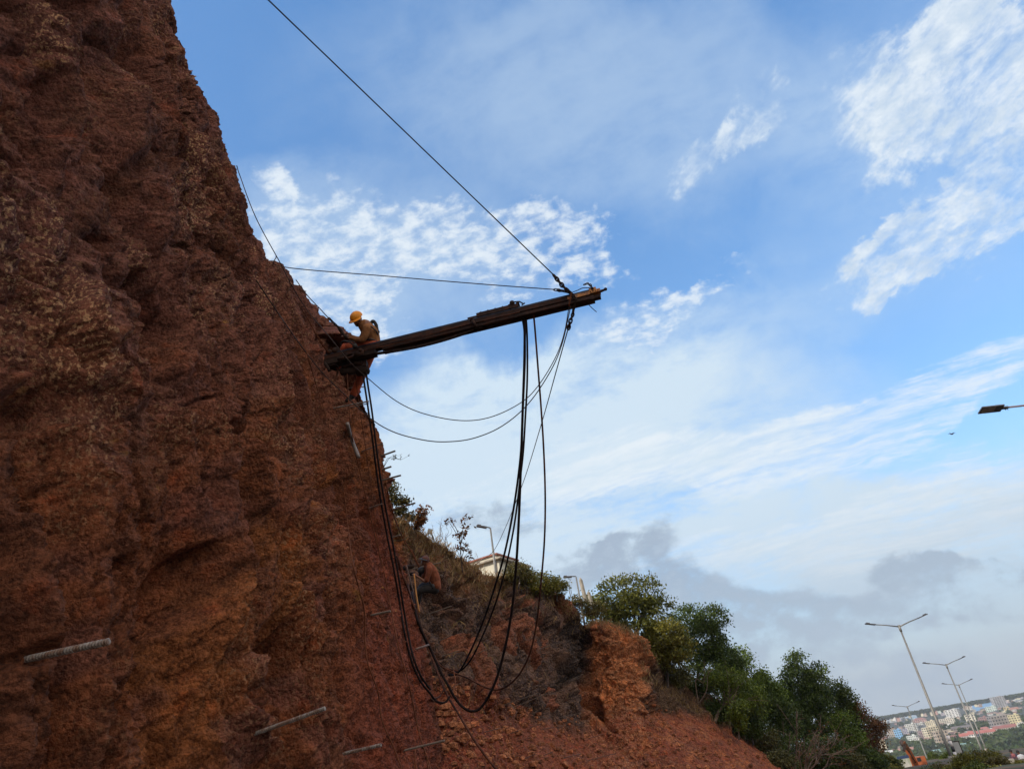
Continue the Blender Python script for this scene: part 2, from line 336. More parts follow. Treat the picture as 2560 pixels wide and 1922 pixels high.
# ------------------------------------------------------------------ cliff beside the camera
def atx(px, py, x): d = ray(px, py); return CAM+d*(x/d[0])
def resample_z(P, t):
    P = np.array(P); z = P[:, 2]; zz = z[0]+(z[-1]-z[0])*t
    o = np.argsort(z); return np.stack([np.interp(zz, z[o], P[o, k]) for k in range(3)], 1)
NR = 820
def near_wall():
    t = np.linspace(0, 1, NR)
    def foot(y): return np.array([np.interp(y, [-8, -2, 2, 4, 7, 10, 13], [-4.4, -3.4, -2.8, -2.5, -2.3, -1.75, -1.9]), y, -.3])
    cols = [([foot(-8), (-6.5, -8, 13.5)], 6), ([foot(-2), (-5.6, -2, 13.7)], 10), ([foot(2), (-4.9, 2.0, 13.7)], 60)]
    tp = [(370, -60, -4.55, 90), (430, 0, -4.5, 40), (438, 60, -4.48, 40), (452, 130, -4.4, 30), (470, 190, -4.4, 30), (522, 245, -4.35, 30), (548, 310, -4.35, 30), (570, 378, -4.3, 30), (592, 428, -4.3, 30), (602, 490, -4.3, 30), (620, 560, -4.3, 30),
          (660, 611, -4.3, 30), (706, 670, -4.2, 30), (753, 720, -4.1, 30), (780, 760, -4.0, 28), (822, 802, -3.9, 28)]
    for px, py, x, n in tp:
        T = atx(px, py, x); yf = max(3.0, min(12.6, T[1]*.96-.5)); cols.append(([foot(yf), T], n))
    nose = [(1150, 2040, 12.5), (1120, 1940, 12.6), (1085, 1750, 13), (1050, 1600, 13.3), (1000, 1450, 13.6), (968, 1300, 14), (958, 1202, 14.3), (957, 1139, 14.4), (961, 1115, 14.5), (952, 1076, 14.5), (938, 1070, 14.5), (918, 1036, 14.4), (908, 1014, 14.3), (900, 985, 14.2), (898, 950, 14.2), (890, 880, 14.2), (879, 834, 14.3)]
    NP = [W(*q) for q in nose]; NP[0][2] = -.3
    cols.append((NP, 70))
    cols.append(([p+np.array([-.5, .8, 0]) for p in NP], 30)); cols.append(([p+np.array([-1.8, 1.8, -.02]) for p in NP], 12)); cols.append(([p+np.array([-5, 2.5, -.05]) for p in NP], 8)); cols.append(([p+np.array([-30, 7, -.05]) for p in NP], 6))  # last unseen column added to keep the low sun off the slope
    C = [resample_z(c, t) for c, n in cols]; ns = [n for c, n in cols]
    G = []
    for i in range(len(C)-1):
        for k in range(ns[i+1]): G.append(C[i]+(C[i+1]-C[i])*k/ns[i+1])
    G.append(C[-1]); G = np.array(G)               # (nu, NR, 3)
    # soften the column joints along u
    for _ in range(6): G[1:-1] = .25*G[:-2]+.5*G[1:-1]+.25*G[2:]
    nu = len(G)
    du = np.gradient(G, axis=0); dv = np.gradient(G, axis=1); N = np.cross(du, dv); N /= np.linalg.norm(N, axis=2)[..., None]+1e-9
    for _ in range(14):
        N[1:-1] = .25*N[:-2]+.5*N[1:-1]+.25*N[2:]; N[:, 1:-1] = .25*N[:, :-2]+.5*N[:, 1:-1]+.25*N[:, 2:]
    if N[nu//2, NR//2, 0] < 0: N = -N
    N /= np.linalg.norm(N, axis=2)[..., None]+1e-9
    P = G.reshape(-1, 3); Nf = N.reshape(-1, 3)
    X, Y, Z = P.T
    edge = 1-sst(np.tile(t, nu), .90, .995)*.80
    wv = np.stack([noise(P*.5, 90), noise(P*.5, 91), noise(P*.5, 92)], 1)
    Pw = P+wv*.7
    wf = np.stack([noise(P*2.6, 93), noise(P*2.6, 94), noise(P*2.6, 95)], 1); Pv = Pw+wf*.16
    rib = fbm(np.stack([X*.3, Pw[:, 1]*.95+Pw[:, 2]*.22, Z*.16], 1), 3, 3, .5, True)
    big = fbm(Pw*np.array([.4, .45, .3]), 3, 5)
    d1, d2, cid, fa = worley(Pv*np.array([.9, 1.2, .38]), 9, True)
    e1, e2, cid2, fb = worley(Pv*np.array([2.3, 2.9, 1.15]), 19, True)
    f1, f2, cid3, fc3 = worley(Pv*6.0, 29, True); g1, g2, cid4, fd = worley(P*15.0+wf, 39, True)
    crack = 1-sst(d2-d1, 0, .10); crack2 = 1-sst(e2-e1, 0, .13)
    cmask = sst(noise(P*.7+5, 44), -.05, .25); cmask2 = sst(noise(P*1.1+9, 45), -.05, .3)
    # undercut shelves : saw-tooth in height
    zz = Z*.8+1.1*noise(P*.45, 50)+.35*noise(P*1.3, 51)+Y*.12; saw = zz-np.floor(zz); shelf = sst(saw, 0, .8)*(1-sst(saw, .86, 1.0))
    smask = sst(noise(P*np.array([.5, .5, .5])+3, 52), -.1, .25)
    hol = sst(fbm(Pw*np.array([1.0, 1.1, .75])+31, 4, 60), .22, .5)
    px = 1280+F*((P-CAM)@cx_)/np.maximum((P-CAM)@f_, .3); py = 961-F*((P-CAM)@cy_)/np.maximum((P-CAM)@f_, .3)
    px = np.where((P-CAM)@f_ < .3, -2000, px)
    far = sst(px, 820, 960)*sst(py, 1150, 1350)      # smooth red drilled face on the right
    low = sst(Z, 2.6, .6)
    am = 1-.78*far
    D = am*(.55*rib+.36*big)+.12*(cid-.5)*cmask*am+.10*(cid2-.5)*cmask2-.16*crack*cmask*am-.05*crack2*cmask2
    D += .24*(shelf-.5)*smask*am-.50*hol*am
    D += .34*fa*cmask*am
    g1_ = 1-sst(np.abs(noise(np.stack([X*.2, Pw[:, 1]*.85+Pw[:, 2]*.28, Z*.15], 1), 301)), 0, .085); g2_ = 1-sst(np.abs(noise(np.stack([X*.3, Pw[:, 1]*2.0+Pw[:, 2]*.5, Z*.34], 1), 302)), 0, .08)
    D -= am*(.34*g1_*sst(noise(P*.5+8, 303), -.25, .1)+.13*g2_*sst(noise(P*.8+4, 304), -.15, .2))
    DB = D*1.0; D = 0*D
    D += .10*fb*(.4+.6*cmask2)*(1-.4*far)+.045*fc3+.04*(cid3-.5)+.017*fd+.016*(cid4-.5)+.06*fbm(Pv*2.2, 3, 70, .55)+.04*fbm(Pv*7, 3, 71, .6, True)+.02*fbm(P*24, 2, 73, .6)
    grv = noise(np.stack([X*.2, Pw[:, 1]*2.1+Pw[:, 2]*.35, Z*.10], 1), 75); D -= .30*sst(grv, .10, .32)*(.35+.65*sst(noise(P*.6+2, 76), -.2, .2))
    loc = noise(P*np.array([1.5, 1.6, 1.1])+11, 77); D -= .24*sst(loc, .24, .38)*am
    for hx, hy, hr in ((60, 1648, 26), (640, 1834, 18), (858, 1886, 16), (1008, 1878, 12), (926, 1540, 9), (834, 1022, 7)): D -= .16*np.exp(-(((px-hx)/hr)**2+((py-hy)/hr)**2)**2)*sst(px, -500, -400)
    tt = np.tile(t, nu); DB = np.where(DB > 0, DB*(1-.75*sst(tt, .72, .93)), DB)*edge; D = (DB+D*(1-.35*sst(tt, .93, 1.0)))*(1-.5*sst(np.arange(len(P))//NR, nu-60, nu-30))
    
    P2 = P+Nf*D[:, None]
    # plateau rows behind the top edge, unseen, raised to block the low sun
    rows = []
    top = P2.reshape(nu, NR, 3)[:, -1]
    full = [P2.reshape(nu, NR, 3)]
    for k, (bx, bz) in enumerate([(.25, .06), (.8, .12), (2, .3), (6, 1.2), (20, 4.0), (60, 6.0)]):
        q = top+np.array([-bx, 0, bz]); q[:, 2] += .12*noise(q*1.1, 80+k); full.append(q[:, None])
    A = np.concatenate(full, 1); nr = A.shape[1]
    idx = np.arange(nu*nr).reshape(nu, nr)
    Fc = np.stack([idx[:-1, :-1], idx[1:, :-1], idx[1:, 1:], idx[:-1, 1:]], -1).reshape(-1, 4)
    V = A.reshape(-1, 3)
    # real rock colours
    n1 = fbm(Pw*.55, 4, 101, .55); n2 = fbm(Pw*1.6, 3, 102, .55); n3 = fbm(np.stack([X, Pw[:, 1]*2.2, Z*.3], 1), 3, 103)
    rust = np.array([.150, .056, .027]); purp = np.array([.125, .056, .045]); och = np.array([.19, .075, .028]); red = np.array([.155, .048, .030]); yel = np.array([.30, .17, .045]); brn = np.array([.085, .038, .024])
    up = sst(-py, -1250, -750)[:, None]
    c = rust*(1-up)+purp*up
    k = sst(n1, -.02, .3)[:, None]*(1-up*.8); c = c*(1-k)+och*k
    k = sst(n2, .0, .35)[:, None]*.75; c = c*(1-k)+purp*k; k = sst(fbm(Pw*1.9+21, 3, 109), .15, .45)[:, None]*.45; c = c*(1-k)+np.array([.20, .105, .08])*k
    k = (far*.85)[:, None]; c = c*(1-k)+red*k
    k = (sst(n3, .12, .4)*.55)[:, None]; c = c*(1-k)+brn*k
    k = (sst(fbm(Pw*2.6+7, 4, 107, .65), .62, .8)*.6)[:, None]; c = c*(1-k)+yel*k
    n4 = fbm(Pw*2.8, 3, 108)
    c = c*(1+.35*n4)[:, None]
    fl = (.08+.80*sst(fbm(Pw*np.array([1, 1.3, .5])+3, 4, 105), -.1, .35))*(.35+.65*up[:, 0])*(1-.8*far)*(.5+.9*sst(D, -.1, .3))
    c = c*np.array([1.40, 1.24, 1.22])
    C3 = np.concatenate([c.reshape(nu, NR, 3)]+[c.reshape(nu, NR, 3)[:, -1:]]*6, 1).reshape(-1, 3)
    F3 = np.concatenate([fl.reshape(nu, NR)]+[fl.reshape(nu, NR)[:, -1:]]*6, 1).reshape(-1)
    o = mk('cliff', (V, Fc), M_ROCK, smooth=False)
    vcol(o, C3); vcol(o, np.repeat(F3[:, None], 3, 1), 'fleck')
    return o, V, Fc
cliff, CV, CF = near_wall(); tag(cliff, kind='structure')
BV1 = BVHTree.FromPolygons([tuple(v) for v in CV], [tuple(q) for q in CF.tolist()])

# ------------------------------------------------------------------ hillside beyond
def hillside():
    T = [((960, 2060, 19), (900, 1850, 21), (850, 1180, 24), 10), ((1080, 2060, 17), (1020, 1750, 22), (960, 1242, 25), 10), ((1180, 2060, 16), (1120, 1720, 22.5), (1016, 1302, 27), 32),
         ((1270, 2060, 16), (1180, 1760, 23.5), (1068, 1332, 29), 32), ((1350, 2060, 16.5), (1230, 1790, 25), (1124, 1369, 31), 32), ((1440, 2060, 17), (1290, 1810, 27), (1167, 1405, 33), 30), ((1530, 2060, 18), (1350, 1820, 29), (1211, 1429, 35), 30),
         ((1620, 2060, 19), (1400, 1830, 31), (1281, 1445, 38), 34), ((1700, 2060, 20), (1440, 1840, 33), (1345, 1472, 41), 32), ((1780, 2060, 21.5), (1470, 1840, 34.5), (1400, 1483, 43), 30), ((1850, 2060, 23), (1490, 1830, 36), (1434, 1528, 44.5), 22),
         ((1910, 2060, 24.5), (1510, 1790, 36.5), (1462, 1560, 43.5), 20), ((1970, 2060, 26), (1560, 1785, 37), (1514, 1553, 41), 26), ((2030, 2060, 28), (1615, 1790, 38), (1590, 1583, 42), 34), ((2080, 2060, 30), (1660, 1790, 40), (1622, 1610, 46), 22),
         ((2130, 2060, 32.5), (1720, 1790, 43), (1700, 1680, 52), 34), ((2180, 2060, 35), (1800, 1822, 46), (1800, 1752, 57), 36), ((2240, 2060, 38), (1890, 1872, 49), (1900, 1835, 60), 34), ((2300, 2060, 41), (1990, 1918, 51), (2000, 1895, 62), 30), ((2370, 2060, 45), (2110, 1960, 54), (2120, 1935, 64), 20), ((2470, 2070, 52), (2260, 2000, 60), (2290, 1990, 66), 12)]
    n1, n2 = 150, 230
    C = []
    for b, m_, tp, n in T:
        b, m_, tp = W(*b), W(*m_), W(*tp)
        b[2] = min(b[2], .0)
        s1 = np.linspace(0, 1, n1, endpoint=False)[:, None]; s2 = np.linspace(0, 1, n2)[:, None]
        # talus concave, face steep
        A = b+(m_-b)*s1; A[:, 2] -= (.45*np.sin(np.pi*s1[:, 0])); B = m_+(tp-m_)*s2
        C.append(np.vstack([A, B]))
    G = []
    for i in range(len(C)-1):
        for k in range(T[i+1][3]): G.append(C[i]+(C[i+1]-C[i])*k/T[i+1][3])
    G.append(C[-1]); G = np.array(G); nu, nv = G.shape[:2]
    H = G.copy()
    for _ in range(10):
        H[1:-1] = .25*H[:-2]+.5*H[1:-1]+.25*H[2:]
        H[:, 1:-1] = .25*H[:, :-2]+.5*H[:, 1:-1]+.25*H[:, 2:]
    G = H
    N = np.cross(np.gradient(G, axis=0), np.gradient(G, axis=1)); N /= np.linalg.norm(N, axis=2)[..., None]+1e-9
    if N[nu//2, nv//2, 1] > 0: N = -N
    for _ in range(20):
        N[1:-1] = .25*N[:-2]+.5*N[1:-1]+.25*N[2:]; N[:, 1:-1] = .25*N[:, :-2]+.5*N[:, 1:-1]+.25*N[:, 2:]
    N /= np.linalg.norm(N, axis=2)[..., None]+1e-9
    P = G.reshape(-1, 3); Nf = N.reshape(-1, 3); v = np.tile(np.arange(nv), nu)
    face = sst(v, n1-12, n1+22); edge = 1-sst(v, nv-22, nv-1)*.75
    q = (P-CAM); px = 1280+F*(q@cx_)/(q@f_); py = 961-F*(q@cy_)/(q@f_)
    Pw = P+.9*np.stack([noise(P*.3, 201), noise(P*.3, 202), noise(P*.3, 203)], 1)+.25*np.stack([noise(P*1.2, 204), noise(P*1.2, 205), noise(P*1.2, 206)], 1)
    d1, d2, c1, fa = worley(Pw*np.array([.42, .42, .5]), 207, True); e1, e2, c2, fb = worley(Pw*1.1, 208, True); g1, g2, c3, fc3 = worley(Pw*2.7, 209, True)
    orange = sst(px, 1455, 1480)*(1-sst(px, 1600, 1625)); veg = sst(px, 1600, 1650)
    blk = face*(1-.6*veg)*(1-.75*orange)
    D = .9*(c1-.5)*blk+.38*(c2-.5)*blk-.45*(1-sst(d2-d1, 0, .09))*blk-.15*(1-sst(e2-e1, 0, .1))*blk+.12*(c3-.5)*face
    D += .5*fa*blk+.26*fb*(.35*(1-face)+face*(1-.4*veg))+.13*fc3*(.3+.7*face)
    D -= .30*(1-face)*sst(noise(np.stack([P[:, 0]*.55+P[:, 1]*.2, P[:, 1]*.05, P[:, 2]*.05], 1), 221), .1, .45)
    D += .5*fbm(Pw*.28, 3, 210)*(face*.8+.3)+.16*fbm(Pw*1.4, 4, 211, .6)+.10*fbm(P*5, 2, 212)+.10*fbm(np.stack([P[:, 0]*1.6+P[:, 1], P[:, 1]*.5, P[:, 2]*.4], 1), 3, 213, .5, True)
    rr = .35*orange*face*fbm(np.stack([P[:, 0]*.9, P[:, 1]*.3, P[:, 2]*.6], 1), 3, 214, .5, True); D += rr
    # dark cleft between the black rock and the orange bulge
    cl = np.exp(-((px-(1490+(py-1760)*.62))/13)**2)*sst(py, 1728, 1752)*(1-sst(py, 1810, 1835)); D -= 2.2*cl
    D -= 1.0*np.exp(-((px-(1458+(py-1600)*.10))/22)**2)*sst(py, 1540, 1580)*(1-sst(py, 1700, 1740))
    D = D*edge*(1-.7*sst(px, 2050, 2200))
    P2 = (P+Nf*D[:, None]).reshape(nu, nv, 3)
    top = P2[:, -1]; outw = np.array([-.35, 1.0, 0]); full = [P2]
    for k, (b, z) in enumerate([(.4, .05), (1.2, .1), (3, 0.0), (8, -.3), (20, -1.), (60, -6)]):
        qq = top+outw*b+np.array([0, 0, z]); qq[:, 2] += .2*noise(qq*.6, 230+k); full.append(qq[:, None])
    A = np.concatenate(full, 1); nr = A.shape[1]; idx = np.arange(nu*nr).reshape(nu, nr)
    Fc = np.stack([idx[:-1, :-1], idx[1:, :-1], idx[1:, 1:], idx[:-1, 1:]], -1).reshape(-1, 4)
    blackr = np.array([.070, .052, .050]); grey = np.array([.115, .08, .066]); talus = np.array([.20, .068, .038]); org = np.array([.36, .15, .062]); gras = np.array([.17, .095, .045]); scrub = np.array([.07, .05, .032]); redp = np.array([.22, .085, .05]); gs = np.array([.075, .062, .032])
    m1 = fbm(Pw*.5, 4, 240, .55); m2 = fbm(Pw*1.3, 3, 241); m3 = fbm(Pw*.9, 3, 242)
    c = np.tile(grey, (len(P), 1))
    def bl(c, col, k): k = np.clip(k, 0, 1)[:, None]; return c*(1-k)+col*k
    c = bl(c, blackr*.8, sst(m1, -.2, .1)); c = bl(c, redp, sst(c1+m2*.3, .80, .9)*.75); c = bl(c, np.array([.13, .066, .045]), sst(m3, .1, .4)*.6)
    ty = np.interp(px, [960, 1064, 1124, 1167, 1300, 1400], [1245, 1325, 1367, 1403, 1450, 1483])
    c = bl(c, gras, (1-sst(py-ty, 35, 110))*(1-sst(px, 1230, 1300))*(.75+.5*m2)); c = bl(c, org*.6, (1-sst(px, 985, 1040))*sst(-py, -1480, -1420))
    c = bl(c, np.array([.035, .031, .033]), sst(px, 1395, 1415)*(1-sst(px, 1462, 1478))*sst(-py, -1720, -1690))
    c = bl(c, org, orange*face*(.8+.5*m2)); c = bl(c, scrub, veg*.9*face)
    c = bl(c, talus, (1-face)*(1-.25*sst(m1, 0, .3))); c = bl(c, org*.75, (1-face)*sst(m2, .0, .35)*sst(px, 1450, 1600)*.7)
    c = bl(c, np.array([.17, .052, .032]), (1-sst(px, 1200, 1330))*sst(py, 1690, 1790)*.8)
    c = c*(1+.3*m2)[:, None]
    fl = np.clip(.35+.6*m1+.6*orange, 0, 1)
    c = c*np.array([1.12, .95, .88])
    C3 = np.concatenate([c.reshape(nu, nv, 3)]+[c.reshape(nu, nv, 3)[:, -1:]]*6, 1).reshape(-1, 3)
    F3 = np.concatenate([fl.reshape(nu, nv)]+[fl.reshape(nu, nv)[:, -1:]]*6, 1).reshape(-1)
    o = mk('hillside', (A.reshape(-1, 3), Fc), M_HILL, smooth=False); vcol(o, C3); vcol(o, np.repeat(F3[:, None], 3, 1), 'fleck')
    return o, A.reshape(-1, 3), Fc, top
hill, HV, HF, HTOP = hillside(); tag(hill, kind='structure')
BV2 = BVHTree.FromPolygons([tuple(v) for v in HV], [tuple(q) for q in HF.tolist()])
def hit(px, py, bv=None, off=0.0):
    o, d = Vector(CAM), Vector(ray(px, py)); best = None
    for b in ([bv] if bv else [BV1, BV2]):
        h = b.ray_cast(o, d)
        if h[0] is not None and (best is None or h[3] < best): best = h[3]
    return None if best is None else np.array(CAM)+ray(px, py)*(best-off)

# ------------------------------------------------------------------ ground
GR = [0, 17, 30, 62, 95, 133, 145, 300, 600, 1000, 1500, 2500, 4000, 6000, 12000]; GZ = [0, 0, -.45, -1.6, -3.3, -4.7, -6.3, -30, -46, -52, -45, -24, 2, -20, -60]
EXC = W(2296, 1921, 76.0)
def gz(x, y):
    r = np.hypot(x, y); z = np.interp(r, GR, GZ); z = z-1.25*np.exp(-(((x-27.5)**2+(y-49)**2)/90))
    th = np.arctan2(x, y)
    z = z+np.where(r > 900, 12*np.sin(th*9+1)*sst(r, 900, 2500)+7*np.sin(th*23+r*.002)*sst(r, 900, 2500), 0)
    z = z-1.5*np.exp(-(((x-EXC[0])**2+(y-EXC[1])**2)/60))
    z = z+np.where(r < 300, 0, 0)
    return z
def ground():
    rs = np.concatenate([[.01], np.geomspace(2, 12000, 190)]); th = np.linspace(-math.pi, math.pi, 361)
    Rr, T = np.meshgrid(rs, th, indexing='ij'); X = Rr*np.sin(T); Y = Rr*np.cos(T); Z = gz(X, Y)
    P = np.stack([X, Y, Z], -1).reshape(-1, 3); r = Rr.ravel()
    P[:, 2] += .12*noise(P*.4, 301)*sst(r, 6, 12)+1.5*noise(P*.02, 302)*sst(r, 200, 500)+10*noise(P*np.array([.004, .004, 0]), 303)*sst(r, 1500, 3500)
    idx = np.arange(len(rs)*361).reshape(len(rs), 361); Fc = np.stack([idx[:-1, :-1], idx[:-1, 1:], idx[1:, 1:], idx[1:, :-1]], -1).reshape(-1, 4)
    mt = bpy.data.materials.new('ground_soil'); mt.use_nodes = True; t = NT(mt.node_tree); tc = t.n('ShaderNodeTexCoord').outputs['Object']
    n = t.noise(tc, .35, 8, .6); n2 = t.noise(tc, .012, 6, .6)
    dist = t.vm('LENGTH', tc, out=1)
    c = t.mix(t.mr(n, .4, .6), (.10, .055, .03, 1), (.045, .05, .022, 1)); c2 = t.mix(t.mr(n2, .4, .6), (.025, .035, .018, 1), (.05, .055, .035, 1))
    c = t.mix(t.mr(dist, 140, 320), c, c2)
    p = t.n('ShaderNodeBsdfPrincipled'); t.l(c, p.inputs['Base Color']); p.inputs['Roughness'].default_value = .95
    b = t.n('ShaderNodeBump'); b.inputs['Distance'].default_value = .1; t.l(t.noise(tc, 3, 6, .6), b.inputs['Height']); t.l(b.outputs[0], p.inputs['Normal'])
    o = t.n('ShaderNodeOutputMaterial'); t.l(p.outputs[0], o.inputs[0])
    me = mk('ground', (P, Fc), mt, smooth=True); me.location = (0, 0, 0); me.data.transform(Matrix.Translation(P.mean(0))); return me
tag(ground(), kind='structure')
# road along the lamps
def road():
    A = np.array([[-3, -6], [6, 8], [14, 26], [22.5, 48], [33, 68], [45, 91], [62, 125], [75, 150]], float); C = spline(np.c_[A, np.zeros(len(A))], 10)[:, :2]
    T = np.gradient(C, axis=0); T /= np.linalg.norm(T, axis=1)[:, None]; Nn = np.c_[T[:, 1], -T[:, 0]]
    V = []; Fc = []
    for i, (c, n) in enumerate(zip(C, Nn)):
        for k in (6.5, 9, 11.5):
            q = c+n*k; V.append((q[0], q[1], gz(c[0], c[1])+.06))
    for i in range(len(C)-1):
        for k in range(2): Fc.append((i*3+k, i*3+k+1, i*3+k+4, i*3+k+3))
    tag(mk('road', (V, Fc), mat('asphalt', (.06, .06, .062), .9, 0, .2, 3, .2, 60)), kind='structure')
road()

# ------------------------------------------------------------------ soil nails
def bar_mesh(A, B, r, rib=True):
    A, B = np.array(A), np.array(B); L = np.linalg.norm(B-A); d = (B-A)/L; mb = MB()
    if rib:
        pitch = max(.0185, r*1.15); n = max(4, int(L/pitch)); P = []; rr = []
        for i in range(n):
            for q, k in ((.0, .74), (.30, .74), (.48, 1.16), (.74, 1.16), (.92, .74)):
                P.append(A+d*L*(i+q)/n); rr.append(r*k)
        P.append(B); rr.append(r*.86); mb.tube(P, rr, 12)
    else: mb.tube([A, (A+B)/2, B], r, 8)
    return mb
def nail(p0, p1, r, label, m=None, group='soil nails drilled into the cut slope', rib=True, dd=.18, name='soil_nail', bv=None, d0=None):
    A = hit(*p0, bv=bv) if d0 is None else W(*p0, d0)
    if A is None: A = W(*p0, d0 or 40)
    dA = PX(A)[2]; L = math.hypot(p1[0]-p0[0], p1[1]-p0[1])/F*dA
    B = W(p1[0], p1[1], dA-dd*L)
    A2 = A-(B-A)/np.linalg.norm(B-A)*.25
    o = mk(name, bar_mesh(A2, B, r, rib).vf, m or M_STEEL, smooth=False); return tag(o, label, 'steel bar', group)
nail((62, 1648), (272, 1603), .018, 'thick ribbed steel bar sticking out of the cliff, leftmost of the bars', rib=True)
nail((641, 1832), (813, 1770), .016, 'long ribbed grey bar rising to the right near the bottom edge of the cliff')
nail((860, 1883), (953, 1861), .0165, 'short thick ribbed bar poking out at the bottom, between two longer bars')
nail((1011, 1875), (1112, 1850), .0135, 'thin reddish ribbed bar at the bottom with a dirt rope hooked over it', M_BAR_D)
nail((930, 1537), (976, 1527), .0155, 'small ribbed bar in the red face below the hanging hoses', M_BAR_D, dd=.5)
nail((836, 1020), (922, 1003), .014, 'pale ribbed bar right under the dangling boot of the yellow helmet worker')
nail((876, 1019), (922, 1008), .011, 'second thinner ribbed bar just below the one under the dangling boot', M_BAR_D)
nail((897, 968), (912, 967), .012, 'stub of a bar beside the two hoses under the drill, above the dangling boot', rib=False)
nail((957, 1138), (988, 1127), .019, 'uppermost of the three bars poking into the sky from the cliff nose', M_BAR_D, rib=False)
nail((957, 1173), (978, 1166), .019, 'shortest of the three bars poking into the sky from the cliff nose', M_BAR_D, rib=False)
nail((956, 1200), (1002, 1188), .019, 'lowest of the three bars poking into the sky from the cliff nose', M_BAR_D, rib=False)
nail((977, 1275), (1038, 1257), .019, 'dark bar crossing in front of the bush on the ridge', M_BAR_D, rib=False)
nail((905, 1128), (957, 1108), .012, 'ribbed bar behind the two hoses high on the cliff nose', M_BAR_O)
nail((922, 1270), (955, 1259), .012, 'earth coloured bar behind the hoses halfway down the cliff', M_BAR_O)
nail((982, 1343), (1000, 1337), .02, 'short stub above the crouching man near the orange patch', M_BAR_D, rib=False)
nail((996, 1351), (1013, 1347), .026, 'thick stub just right of the hoses above the crouching man', M_BAR_D, rib=False)
nail((1022, 1424), (1101, 1406), .022, 'long pale bar passing behind the neck of the crouching man', M_BAR_D, rib=False, bv=BV2)
nail((1184, 1415), (1206, 1397), .03, 'pale slanting stake on the ridge in front of the house', M_STEEL, rib=False, dd=0)
nail((1069, 1535), (1128, 1515), .018, 'long pale bar below and right of the crouching man', M_BAR_D, rib=False)
nail((1095, 1443), (1105, 1437), .03, 'tiny bar stub right of the elbow of the crouching man', M_BAR_D, rib=False)
nail((1214, 1459), (1222, 1453), .05, 'stubby pale bar end just below the ridge right of the house', M_BAR_D, rib=False)
far = [((1169, 1540), (1194, 1524), 'below the ridge, left of the close hose pair'), ((1185, 1505), (1196, 1500), 'tiny one left of the close hose pair, nearest the ridge'), ((1097, 1602), (1128, 1588), 'between the hose bundle and the close hose pair, upper'), ((1105, 1640), (1147, 1626), 'just above the hose tangle'), ((1197, 1565), (1207, 1558), 'touching the close hose pair from the left'), ((1205, 1599), (1217, 1593), 'seen between the close hose pair and the straight hose'), ((1197, 1632), (1217, 1622), 'just under the close hose pair where it bends'), ((1124, 1719), (1152, 1707), 'right of the hanging tie rope below the tangle'),
 ((1044, 1604), (1058, 1599), 'tiny one left of the hose bundle'), ((1070, 1588), (1080, 1584), 'tiny one right of the hose bundle'), ((1349, 1622), (1398, 1606), 'long one right of the lone reddish hose'), ((1340, 1515), (1361, 1500), 'touching the lone reddish hose, upper'), ((1351, 1530), (1366, 1520), 'touching the lone reddish hose, lower'), ((1296, 1500), (1318, 1486), 'steep one just under the green ridge bushes'), ((1260, 1482), (1268, 1478), 'tiny one below the house'),
 ((1255, 1763), (1343, 1733), 'long upper one of two parallel bars right of the lowest loop'), ((1292, 1764), (1366, 1734), 'long lower one of two parallel bars right of the lowest loop'), ((1212, 1829), (1248, 1820), 'right of the rising muddy hose near the bottom'), ((1269, 1835), (1296, 1826), 'in red earth under the two long parallel bars'), ((1325, 1818), (1355, 1808), 'in red earth left of the dark cleft, upper'), ((1350, 1823), (1385, 1817), 'in red earth left of the dark cleft, lower'), ((1305, 1898), (1338, 1884), 'at the bottom edge, middle of three'), ((1260, 1896), (1273, 1892), 'at the bottom edge, shortest of three'), ((1360, 1887), (1382, 1878), 'at the bottom edge, rightmost of three'), ((1390, 1830), (1400, 1827), 'tiny one left of the dark cleft'),
 ((1428, 1700), (1458, 1685), 'left of the orange rock at half height'), ((1400, 1792), (1452, 1782), 'ending beside the dark cleft'), ((1470, 1846), (1508, 1834), 'dark one below the dark cleft'), ((1470, 1900), (1540, 1882), 'long dark one low under the dark cleft'), ((1406, 1894), (1452, 1884), 'dark one at the bottom left of the long dark one'), ((1400, 1572), (1416, 1560), 'on the black rock near its top'), ((1408, 1608), (1430, 1596), 'on the black rock at mid height'), ((1434, 1655), (1450, 1648), 'on the black rock beside the orange rock')]
for a, b, lab in far:
    nail(a, b, .014 if b[1] < 1700 else .012, 'thin bar '+lab, M_BAR_D if b[1] < 1790 else M_BAR_O, group='thin bars scattered over the far slope', rib=False, bv=BV2, dd=.3)

# ------------------------------------------------------------------ drill mast
DM = 13.0
XA = W(815, 902, DM); XB = W(1500, 735, 12.5)
ex = (XB-XA)/np.linalg.norm(XB-XA); LM = np.linalg.norm(XB-XA)
MF = frame(ex); ex, ey, ez = MF
def ml(x, y, z): return XA+ex*x+ey*y+ez*(z*.88)
drill = thing('drill_mast', 'long rust brown rock drill mast held out from the cliff by steel cables', 'drill rig', tuple(XA))
def mbox(mb, x0, x1, y0, y1, z0, z1):
    c = ml((x0+x1)/2, (y0+y1)/2, (z0+z1)/2); return mb.box(c, (x1-x0, y1-y0, z1-z0), MF)
b = MB(); mbox(b, 0, LM-.18, -.075, .075, .085, .115); b_ = mk('top_rail', b.vf, M_DARK, drill)
b = MB()
for y in (-.07, .055): mbox(b, 0, LM-.12, y, y+.015, -.005, .085)
mbox(b, 0, LM-.12, -.085, -.07, -.02, -.004); mbox(b, 0, LM-.12, .07, .085, -.02, -.004)
mk('upper_channel', b.vf, M_RUST, drill)
b = MB()
for y in (-.075, .06): mbox(b, 1.15, LM-.2, y, y+.015, -.115, -.05)
for y in (-.095, .03): mbox(b, 1.15, LM-.2, y, y+.065, -.13, -.116)
for x in np.arange(1.3, LM-.3, .62): mbox(b, x, x+.05, -.06, .06, -.112, -.10)
mk('lower_channel', b.vf, M_RUST, drill)
